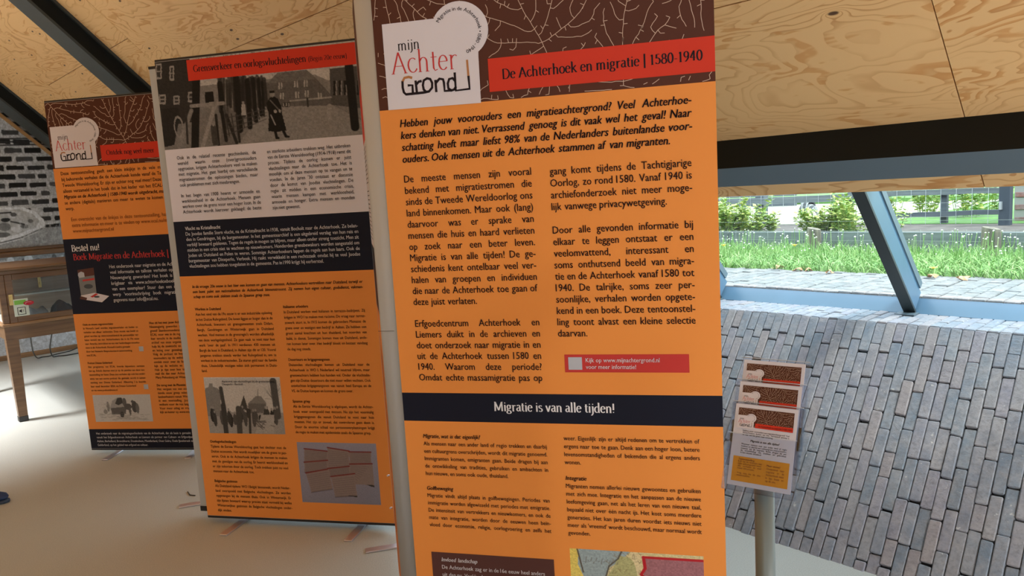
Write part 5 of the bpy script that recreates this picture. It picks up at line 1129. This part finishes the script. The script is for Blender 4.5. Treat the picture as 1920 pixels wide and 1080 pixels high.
# crowd photograph
pp = Pic(150, 108, .50); TLc, TRc, BLc, BRc = MBn.st(381, 708), MBn.st(525, 706.6), MBn.st(394.3, 812.8), MBn.st(534.5, 813.3)
sA, sB = (TLc[0]+BLc[0])/2, (TRc[0]+BRc[0])/2; tT, tBt = (TLc[1]+TRc[1])/2, (BLc[1]+BRc[1])/2
def za(x, y): q = MBn.st(330+x/3.858, 500+y/3.858); return ((q[0]-sA)/(sB-sA), (tT-q[1])/(tT-tBt))
def zb_(x, y): q = MBn.st(330+x/3.374, 760+y/3.374); return ((q[0]-sA)/(sB-sA), (tT-q[1])/(tT-tBt))
pp.rect(0, .62, 1, 1, .30); pp.poly([za(*p) for p in ((200, 920), (215, 880), (240, 870), (240, 845), (265, 845), (270, 870), (300, 880), (320, 900), (330, 1080), (200, 1080))], .20)
pp.poly([za(*p) for p in ((520, 990), (575, 940), (610, 940), (650, 985), (650, 1060), (530, 1060))], .13); pp.poly([za(*p) for p in ((520, 992), (575, 938), (615, 938), (655, 990))], .20)
pp.line(za(592, 890), za(592, 945), .005, .1); rs = np.random.RandomState(4)
pp.poly([za(*p) for p in ((455, 1040), (490, 930), (525, 1040))], .06)
for k_ in range(40): x = rs.uniform(640, 760); y = rs.uniform(830, 960); pp.line(za(700, 960), za(x, y), .004, .18, .6)
pp.line(za(325, 880), za(360, 1080), .035, .06); pp.line(za(700, 830), za(735, 1080), .06, .08)
for k_ in range(26):
    x = rs.uniform(.02, .95); y = rs.uniform(.55, .68); h_ = rs.uniform(.14, .26); pp.ell(x, y+h_*.5, .026, h_*.55, rs.choice([.03, .05, .08])); pp.ell(x, y-.03, .012, .024, .25)
pp.poly([zb_(*p) for p in ((540, 60), (620, 60), (620, 178), (500, 178))], .36); pp.line(zb_(300, 0), zb_(320, 175), .045, .05); pp.line(zb_(395, 20), zb_(405, 172), .05, .07); pp.line(zb_(465, 30), zb_(470, 172), .022, .05)
for k_ in range(12): x = rs.uniform(490, 600); pp.line(zb_(x, 80+rs.uniform(0, 60)), zb_(x+rs.uniform(20, 60), 90+rs.uniform(0, 70)), .006, .10)
pp.rect(0, 0, 1, .018, .6); pp.noise(.18, 6); pp.tint((1, .97, .93))
pp.obj('crowd_photograph', [(sA, -.0003, tT), (sB, -.0003, tT), (sB, -.0003, tBt), (sA, -.0003, tBt)], mp)
fl = Flat(); text_block(fl, ['Aankomst van vluchtelingen bij de grensovergang', '~Dinxperlo - Bocholt'], (sA+.08*(sB-sA)*3, tT-.026), (sA+.08*(sB-sA)*3, tT-.040), sB-.03, P_BK, .0012); fl.out('photo_caption', mp)
# photograph of paper certificates
TLc, TRc, BLc, BRc = MBn.st(556.7, 829.6), MBn.st(705, 831), MBn.st(567, 941.4), MBn.st(714.4, 946.7)
sA, sB = (TLc[0]+BLc[0])/2, (TRc[0]+BRc[0])/2; tT, tBt = (TLc[1]+TRc[1])/2, (BLc[1]+BRc[1])/2
pp = Pic(165, 128, (.26, .26, .34)); pp.a *= (1.1-.25*pp.Y)[..., None]
for poly, in (([(812, 275), (965, 292), (962, 345), (958, 350), (812, 362)],), ([(958, 268), (1095, 290), (1095, 330), (1098, 395), (962, 400)],), ([(1095, 295), (1232, 297), (1235, 370), (1098, 372)],), ([(812, 360), (960, 348), (962, 405), (815, 425)],),
             ([(822, 428), (968, 402), (992, 530), (858, 550)],), ([(960, 400), (1100, 385), (1105, 440), (975, 450)],), ([(1098, 372), (1240, 370), (1252, 505), (1135, 500), (1100, 440)],), ([(980, 450), (1130, 432), (1145, 572), (1008, 580)],)):
    q = [zb_(*p) for p in poly]; pp.poly(q, (.25, .20, .19)); 
    for t_ in np.linspace(.15, .95, 9):
        a_ = np.array(q[0])*(1-t_)+np.array(q[-1])*t_; b_ = np.array(q[1])*(1-t_)+np.array(q[2 if len(q) == 4 else -2])*t_; pp.line(a_*.95+b_*.05, a_*.06+b_*.94, .003, (.12, .09, .10), .7)
    pp.line(q[0], q[1], .010, (.18, .03, .03)); pp.line(q[-1], q[-2], .005, (.05, .04, .06), .8)
pp.poly([zb_(*p) for p in ((1200, 500), (1252, 505), (1256, 518), (1235, 514))], .04); pp.poly([zb_(*p) for p in ((1090, 570), (1145, 572), (1146, 580), (1110, 576))], .04)
pp.noise(.08, 3)
pp.obj('certificates_photograph', [(sA, -.0003, tT), (sB, -.0003, tT), (sB, -.0003, tBt), (sA, -.0003, tBt)], mp)
# rear panel peeking out on the left, with its rails
rx0 = sum((hit(x, y, MBn.O+MBn.n*.075, MBn.n)-MBn.O) @ MBn.d for x, y in ((273, 116), (378, 962)))/2
rear = MB().box((rx0+.006, .075, .055), (rx0+MW, .094, mt_-.025), .001).out('rear_panel', CASE, MBn.e); rear['label'] = 'white back of the second panel behind'
MB().box((rx0+.004, .073, mt_-.025), (rx0+MW, .096, mt_-.012), .001).out('top_rail', RAIL, MBn.e); MB().box((rx0+.004, .073, .028), (rx0+MW, .096, .055), .001).out('bottom_rail', RAIL, MBn.e)
def pxfoot(B_, pe, pc, L=.42, w=.042, bak=False):
    """visible end and point where the foot disappears, both photograph pixels on the floor"""
    a = at_z(*pe, .006); b = at_z(*pc, .006); dv = b-a; dv[2] = 0; dv /= np.linalg.norm(dv); c = a+dv*L/2; iv = np.array([B_.d, B_.n, (0, 0, 1)])
    o = MB().box((-L/2, -w/2, 0), (L/2, w/2, .008), .0015).out('foot', FOOTM, B_.e); lc = iv @ (c-B_.O); o.location = (lc[0], lc[1], .0005); l = iv @ dv; o.rotation_euler = (0, 0, math.atan2(l[1], l[0]))
pxfoot(MBn, (418, 1003), (452, 978), .40); pxfoot(MBn, (652, 1014), (676, 988), .36); pxfoot(MBn, (336, 949), (374, 943), .34)
# ---------------------------------------------------------------- left banner
Pl = at_z(172, 843.5, .03)
LB = Banner(-7634, 859, Pl, 'banner_stand', 'left banner with white logo tab, black field and a picture of a book')
LW_ = MW; lt = (LB.st(78, 189.5)[1]+LB.st(278, 172.6)[1])/2; print('left top', lt, 'W px', LB.st(78, 189.5), LB.st(97, 315.5))
lp = LB.panel(LW_, .028, lt)
tO = (LB.st(97, 315.5)[1]+LB.st(297, 305)[1])/2; t1_ = (LB.st(116, 449)[1]+LB.st(312.5, 439)[1])/2; t2_ = (LB.st(136.7, 589)[1]+LB.st(330.5, 582.8)[1])/2; t3_ = (LB.st(166, 805)[1]+LB.st(357, 803)[1])/2
fl = Flat()
for z0_, z1_, m_ in ((tO, lt-.012, P_BR), (t1_, tO, P_OR), (t2_, t1_, P_NV), (t3_, t2_, P_OR), (.042, t3_, P_NV)): fl.poly([(0, z0_), (LW_, z0_), (LW_, z1_), (0, z1_)], m_, 0)
fl.out('colour_field', lp)
fl = Flat(); root_lines(fl, .004, LW_-.004, tO+.002, lt-.014, w=.0026, y=.0006); fl.out('root_pattern', lp)
A0, A1, A3 = FB.st(729, 206), FB.st(902, 192), FB.st(716, 46.7); Ainv = np.linalg.inv(np.stack([A1-A0, A3-A0], 1))
def affine(L0, L1, L3):
    L0, L1, L3 = map(np.array, (L0, L1, L3))
    def f(x, y): c = Ainv @ (FB.st(x, y)-A0); return L0+c[0]*(L1-L0)+c[1]*(L3-L0)
    return f
l0, l1, l3 = LB.st(103.6, 315), LB.st(184, 310), LB.st(93, 239); l1 = np.array([l1[0], l0[1]]); l3 = np.array([l0[0], l3[1]])
fl = Flat(); logo(fl, affine(l0, l1, l3)); fl.out('logo', lp)
fl = Flat(); rl = LB.st(189.5, 287)[0]; rt = (LB.st(188, 272)[1]+LB.st(292, 265)[1])/2; rb = (LB.st(191.5, 302)[1]+LB.st(295, 294.5)[1])/2
fl.poly([(rl, rb), (LW_, rb), (LW_, rt), (rl, rt)], P_RED, .0012); serif(fl, 'Ontdek nog veel meer', LB.st(200, 290.5), LB.st(290, 285.5), P_BK, .0018, 1.05, vsc=1.15); fl.out('title_strip', lp)
RM = LW_-.075
def blk(lines, a, b, right, ink=P_BK, k=1.0):
    p0 = LB.st(*a); p1 = LB.st(*b); s_ = (p0[0]+p1[0])/2; paras(lp, 'text_block', lines, (s_, p0[1]), (s_, p1[1]), right, ink, .0018, k)
blk(['Deze tentoonstelling geeft een klein inkijkje in de vele migratie- en daar-', 'bij behorende verhalen die de Achterhoek kende vanaf de Tachtigjarige tot de', 'Tweede Wereldoorlog. Er zijn er echter nog veel meer! Deze verhalen zijn niet', 'alleen verzameld in het boek dat in het kader van het ECAL-project met titel', '#Migratie en de Achterhoek | 1580-1940 wordt uitgebracht, maar ook op diver-', 'se andere (digitale) manieren om meer te weten te komen over het onder-', '~werp.'], (114.7, 328.8), (123.6, 394.5), RM)
blk(['Een overzicht van de linkjes in deze tentoonstelling, handige tips en', 'extra informatie en meer is te vinden op www.ecal.nu/migratie en op', '~www.mijnachtergrond.nl'], (134, 415), (137.5, 436.5), RM-.04, P_BRT)
fl = Flat(); serif(fl, 'Bestel nu!', LB.st(134.7, 471.7), LB.st(187.5, 468.5), P_INKW, .0014, 1.0, vsc=1.15); serif(fl, 'Boek Migratie en de Achterhoek |', LB.st(138, 487.8), LB.st(317, 480.5), P_REDT, .0014, 1.0, vsc=1.15)
p_ = LB.st(320, 480); serif(fl, '1580-1940', (p_[0], p_[1]), (p_[0]+.17, p_[1]), P_REDT, .0014, 1.0, vsc=1.15); fl.out('band_heading', lp)
blk(['Het onderzoek naar migratie en de Achterhoek leverde', 'veel informatie en talloze verhalen op voor een boek.', 'Nieuwsgierig geworden? Het boek is gedrukt en ver-', 'krijgbaar via www.achterhoekseboeken.nl of bestel', 'van een exemplaar? Stuur dan een mail met onder-', "werp 'voorinschrijving boek migratie' en met uw", '~gegevens naar info@ecal.nu.'], (205, 503), (214, 565.3), RM, P_INKW)
fl = Flat(); L3 = lambda a, b: LB.st(a/3.6, 430+b/3.6)
BKC = pr('book_cover', (.20, .21, .22)); BKS = pr('book_spine', (.10, .04, .03)); BKG = pr('book_art', (.07, .08, .09))
fl.poly([L3(*p) for p in ((548, 447), (523, 275), (632, 258), (652, 428))][::-1], BKC, .0010); fl.poly([L3(*p) for p in ((533, 325), (523, 275), (632, 258), (638, 310))][::-1], BKS, .0014)
fl.poly([L3(*p) for p in ((527, 310), (530, 295), (548, 285), (568, 292), (573, 322), (536, 328))][::-1], P_GREY, .0018); fl.poly([L3(*p) for p in ((560, 352), (558, 340), (636, 328), (638, 341))][::-1], P_QRED, .0018)
fl.poly([L3(570+28*math.cos(a)*1.1+28, 385+16*math.sin(a)) for a in np.linspace(6.28, 0, 12, False)], BKG, .0014)
fl.poly([L3(*p) for p in ((540, 470), (548, 447), (640, 428), (738, 450), (690, 492))], P_WH, .0019); fl.poly([L3(*p) for p in ((540, 470), (546, 450), (590, 462), (585, 478))], BKS, .0022); fl.poly([L3(*p) for p in ((610, 455), (648, 432), (665, 436), (628, 460))], P_QRED, .0022); fl.poly([L3(655+20*math.cos(a), 455+7*math.sin(a)) for a in np.linspace(6.28, 0, 10, False)], BKG, .0022)
fl.out('book_picture', lp)
cR = LB.st(262, 640)[0]
blk(['~@Oude en nieuwe migratieverhalen', "In Nomad's Land worden migratieverhalen uit heden en", 'verleden aan elkaar verbonden. Deze mooie van beeld en', 'geluid worden op www.nomadsland.nl de persoonlijke ver-', 'halen verteld van vier Achterhoekers die in de 19e eeuw', 'naar Amerika vertrokken en van vier hedendaagse nieuwko-', "~mers in de Achterhoek. Nomad's Land is gemaakt", '~door het Netwerk filmproducties in samenwerking', '~met ECAL.'], (155.3, 610.5), (163.5, 668), cR)
blk(['~@Podcast Dinxse Gelderland', 'Het programma van ECAL leverde bijzondere verhalen', 'ten op. Enkele daarvan vind je op de panelen van deze ten-', 'toonstelling ter lezen. Deze tien verhalen zijn ook het onder-', 'werp van een eerste podcast die gemaakt wordt in samen-', 'werking met Dinxse Gelderland. Aflevering 1 is beschik-', '~baar vanaf december 2024, via Dinxse Gelderland', '~en via www.podcastdinxse.nl'], (165.7, 682.5), (171.6, 733.5), LB.st(274, 710)[0])
blk(['~@Hoe zit het met jouw Achtergrond?', 'Nieuwsgierig geworden naar je eigen achter-', 'grond? Stamboomonderzoek is goed te doen bij', 'ECAL voor wie in de regio wil zoeken. Je kunt', 'hier terecht in de studiezaal en via het digitale', 'archief van onze organisatie. Wie begint vindt', 'hulp bij de zoektocht en kan terecht bij cursus', 'en lezing over genealogie in de eigen streek.', 'Volg de podcast en lees de verhalen van de', 'voorouders op de website van het project en', 'ontdek meer over de families uit deze streek,', 'kijk op de website en zoek in de registers.', 'Heb je tips over hoe te zoeken naar namen,', 'mail die dan naar Achterhoek verbindt of bel', '~Mary Pinkenberg uit Winterswijk.', '', '~@De terug met de Phoenix', 'Het vergaan van een stoomschip in de negen-', 'tiende eeuw greep velen aan. Het verhaal van', 'landverhuizers vanuit Winterswijk wordt verteld', 'in een voorstelling. Jouw bijdrage is daarbij', 'welkom voor de reis langs de dorpen van toen.', 'Voor meer uitleg en vragen ga je naar de site', '~kijk en luister op www.ecal.nu'], (280, 607.6), (301, 774.6), RM-.01)
fl = Flat()
for x, y in ((265, 654), (274, 725)): fl = Flat(); q = LB.st(x, y); fl.poly([(q[0]-.016, q[1]-.016), (q[0]+.016, q[1]-.016), (q[0]+.016, q[1]+.016), (q[0]-.016, q[1]+.016)], P_GREY, .0012); fl.out('grey_square', lp)
blk(['Het onderzoek naar de migratiegeschiedenis van de Achterhoek, dat als basis is gemaakt voor deze tentoonstelling,', 'vanuit het Erfgoedcentrum Achterhoek en Liemers als partner van Cultuur- en Erfgoedpact Achterhoek, gemeenten', 'Aalten, Berkelland, Bronckhorst, Doetinchem, Montferland, Oost Gelre, Oude IJsselstreek en Winterswijk en provincie', '~Gelderland, op het gebied van erfgoed en cultuur.'], (181, 814.5), (183.7, 836), RM+.01, P_INKW)
# wagon drawing
TLc, TRc, BRc, BLc = LB.st(173.5, 741), LB.st(281, 739), LB.st(287.5, 789), LB.st(180, 792); sA, sB = (TLc[0]+BLc[0])/2, (TRc[0]+BRc[0])/2; tT, tBt = (TLc[1]+TRc[1])/2, (BLc[1]+BRc[1])/2
pp = Pic(130, 62, .52); rs = np.random.RandomState(8)
def zc_(x, y): q = LB.st(130+x/3.726, 580+y/3.726); return ((q[0]-sA)/(sB-sA), (tT-q[1])/(tT-tBt))
pp.poly([zc_(*p) for p in ((285, 690), (300, 640), (340, 615), (380, 625), (395, 690), (360, 705))], .33); pp.poly([zc_(*p) for p in ((320, 660), (335, 620), (365, 618), (372, 655), (345, 670))], .06); pp.poly([zc_(*p) for p in ((290, 690), (400, 680), (395, 730), (300, 735))], .12)
for x, y, rx, ry, v in ((385, 650, 14, 30, .12), (410, 680, 25, 22, .10), (455, 680, 20, 40, .08), (475, 690, 12, 35, .14), (425, 710, 8, 30, .12), (370, 735, 14, 20, .05), (272, 680, 10, 35, .2), (255, 715, 14, 16, .25), (440, 645, 10, 10, .1)):
    cx, cy = zc_(x, y); pp.ell(cx, cy, abs(zc_(x+rx, y)[0]-cx), abs(zc_(x, y+ry)[1]-cy), v)
for k_ in range(70): x, y = rs.uniform(205, 540), rs.uniform(725, 772); pp.line(zc_(x, y), zc_(x+rs.uniform(10, 45), y+rs.uniform(-4, 4)), .008, .22, .6)
for k_ in range(30): x, y = rs.uniform(205, 290), rs.uniform(655, 700); pp.line(zc_(x, y), zc_(x+rs.uniform(5, 20), y+rs.uniform(-6, 6)), .008, .34, .6)
pp.noise(.08, 2)
pp.obj('wagon_drawing', [(sA, -.0003, tT), (sB, -.0003, tT), (sB, -.0003, tBt), (sA, -.0003, tBt)], lp)
pxfoot(LB, (196, 862), (228, 843), .38); pxfoot(LB, (352, 859), (366, 845), .30)
# ================================================================== LEAFLET STAND
D0 = 1.75; BLp = depthpt(1363, 907, D0)
def atheight(x, y, z): return at_z(x, y, z)
BRp = at_z(1482, 928, BLp[2]); Xv = BRp-BLp; LWd = np.linalg.norm(Xv); Xv /= LWd
rT = ray(1381, 756); tt = ((BLp-CAM) @ Xv)/(rT @ Xv); TLp = CAM+rT*tt; Uv = TLp-BLp; LH = np.linalg.norm(Uv); Uv /= LH; Nv = np.cross(Xv, Uv)
if Nv @ (CAM-BLp) < 0: Nv = -Nv
Bk = np.cross((0, 0, 1), Xv); Bk = Bk if Bk @ (BLp-CAM) > 0 else -Bk
print('leaflet w,h', LWd, LH, 'X', Xv, 'U', Uv, 'D', D0)
base = BLp+Xv*LWd/2+Bk*.05; ls = empty('leaflet_stand', (base[0], base[1], 0)); tag(ls, 'grey floor pole carrying a clear three-tier leaflet holder beside the front banner', 'leaflet stand')
POLE = mat('grey_pole', (.17, .195, .185), .45, .3)
zb2 = BLp[2]-.004
MB().lathe([(.0225, .012), (.0225, zb2)], 24).out('pole', POLE, ls, True)
MB().lathe([(.15, 0), (.15, .006), (.14, .012), (.024, .014), (.024, .03)], 36).out('base_plate', POLE, ls)
def q3(a, u, nn, tier=0): return BLp+Xv*a+Uv*u+Nv*nn+(Bk*.034+np.array([0, 0, .046]))*tier
def slab(nm, a0, a1, u0, u1, n0, n1, tier, mt, parent, origin):
    p = [q3(a, u, nn, tier)-origin for nn in (n0, n1) for a, u in ((a0, u0), (a1, u0), (a1, u1), (a0, u1))]
    return MB().add(p, [(0, 3, 2, 1), (4, 5, 6, 7), (0, 1, 5, 4), (1, 2, 6, 5), (2, 3, 7, 6), (3, 0, 4, 7)]).out(nm, mt, parent)
bo = np.array([base[0], base[1], 0]); hold = empty('acrylic_holder', (0, 0, 0)); hold.parent = ls
for t_ in range(3):
    g = .009; lo = -.012
    slab('back_plate', -g, LWd+g, lo, LH*1.03, -.006, -.004, t_, ACRYL, hold, bo)
    slab('front_lip', -g, LWd+g, lo, LH*.62 if t_ == 0 else LH*.5, .006, .008, t_, ACRYL, hold, bo)
    slab('side_wall', -g-.002, -g, lo, LH*.72, -.006, .008, t_, ACRYL, hold, bo); slab('side_wall', LWd+g, LWd+g+.002, lo, LH*.72, -.006, .008, t_, ACRYL, hold, bo)
    slab('floor_strip', -g, LWd+g, lo, lo+.002, -.006, .008, t_, ACRYL, hold, bo)
EDGEM = mat('acrylic_edge', (.55, .62, .72), .2)
for t_ in range(3): slab('edge_rim', -.009, LWd+.009, LH*1.03, LH*1.037, -.007, -.003, t_, EDGEM, hold, bo)
slab('edge_rim', -.006, LWd+.004, LH*.625, LH*.632, .006, .009, 0, EDGEM, hold, bo)
PAPER = mat('leaflet_paper', (.64, .65, .76), .45)
for t_, nm_ in enumerate(('front leaflet, fully visible, in the clear holder', 'second leaflet, logo and red strip showing above the front one', 'rearmost leaflet, only its brown header showing at the top')):
    o0 = q3(0, 0, 0, t_); le = empty('leaflet', o0); tag(le, nm_, 'leaflet', 'leaflets in the holder')
    slab('sheet', 0, LWd, 0, LH, -.001, .0005, t_, PAPER, le, o0)
    fl = Flat(); W_, H_ = LWd, LH; m_ = W_*.055
    fl.poly([(m_, H_*.725), (W_-m_, H_*.725), (W_-m_, H_*.955), (m_, H_*.955)], P_BR, .0002)
    if t_ == 0 or True:
        root_lines(fl, m_, W_-m_, H_*.73, H_*.953, w=.00035, y=.0005)
    o1 = np.array([m_, H_*.70]); logo(fl, affine(o1, o1+np.array([W_*.27, 0]), o1+np.array([0, H_*.16])))
    fl.poly([(W_*.35, H_*.72), (W_-m_, H_*.72), (W_-m_, H_*.775), (W_*.35, H_*.775)], P_RED, .0012); serif(fl, 'De Achterhoek en migratie | 1580-1940', (W_*.40, H_*.735), (W_-m_*1.3, H_*.735), P_BK, .0018, .9, vsc=1.2)
    fl.poly([(m_, H_*.055), (W_-m_, H_*.055), (W_-m_, H_*.355), (m_, H_*.355)], pr('leaflet_orange', (.74, .31, .02)), .0002)
    text_block(fl, ['Hebben jouw voorouders een migratieachtergrond? Veel', 'Achterhoekers denken van niet. Verrassend genoeg is', '~dit vaak wel het geval! Naar schatting.'], (W_*.16, H_*.665), (W_*.16, H_*.615), W_*.90, P_BK, .0008)
    text_block(fl, ['#Migratie is van alle tijden!'], (W_*.30, H_*.545), (W_*.30, H_*.545), W_*.76, P_BK, .0008)
    text_block(fl, ['Wanneer mensen naar een ander land of regio', 'trekken en daarbij een cultuurgrens overschrijden,', 'noemen wij dit migratie. Beide dragen bij aan', 'de ontwikkeling van tradities en gebruiken', '~in hun nieuwe thuisland.'], (W_*.16, H_*.50), (W_*.16, H_*.395), W_*.88, P_BK, .0008)
    text_block(fl, ['~@Tentoonstelling', 'Kijk op de website van', 'mijn achtergrond voor', 'alle verhalen en veel', '~meer informatie.', '', 'Volg ons via de site', '~www.ecal.nu'], (W_*.14, H_*.315), (W_*.14, H_*.12), W_*.52, P_BRT, .0008)
    text_block(fl, ['~@Meer weten?', 'Onderzoek naar', 'migratie in de', 'Achterhoek staat', 'in het boek en', '~op de site.'], (W_*.60, H_*.28), (W_*.60, H_*.10), W_*.88, P_BRT, .0008)
    ob = fl.out('leaflet_print', le)
    Mx = Matrix((Vector(Xv), Vector(-Nv), Vector(Uv))).transposed().to_4x4(); Mx.translation = Vector(Nv*.0008)
    ob.matrix_local = Mx
print('script done', len(bpy.data.objects))
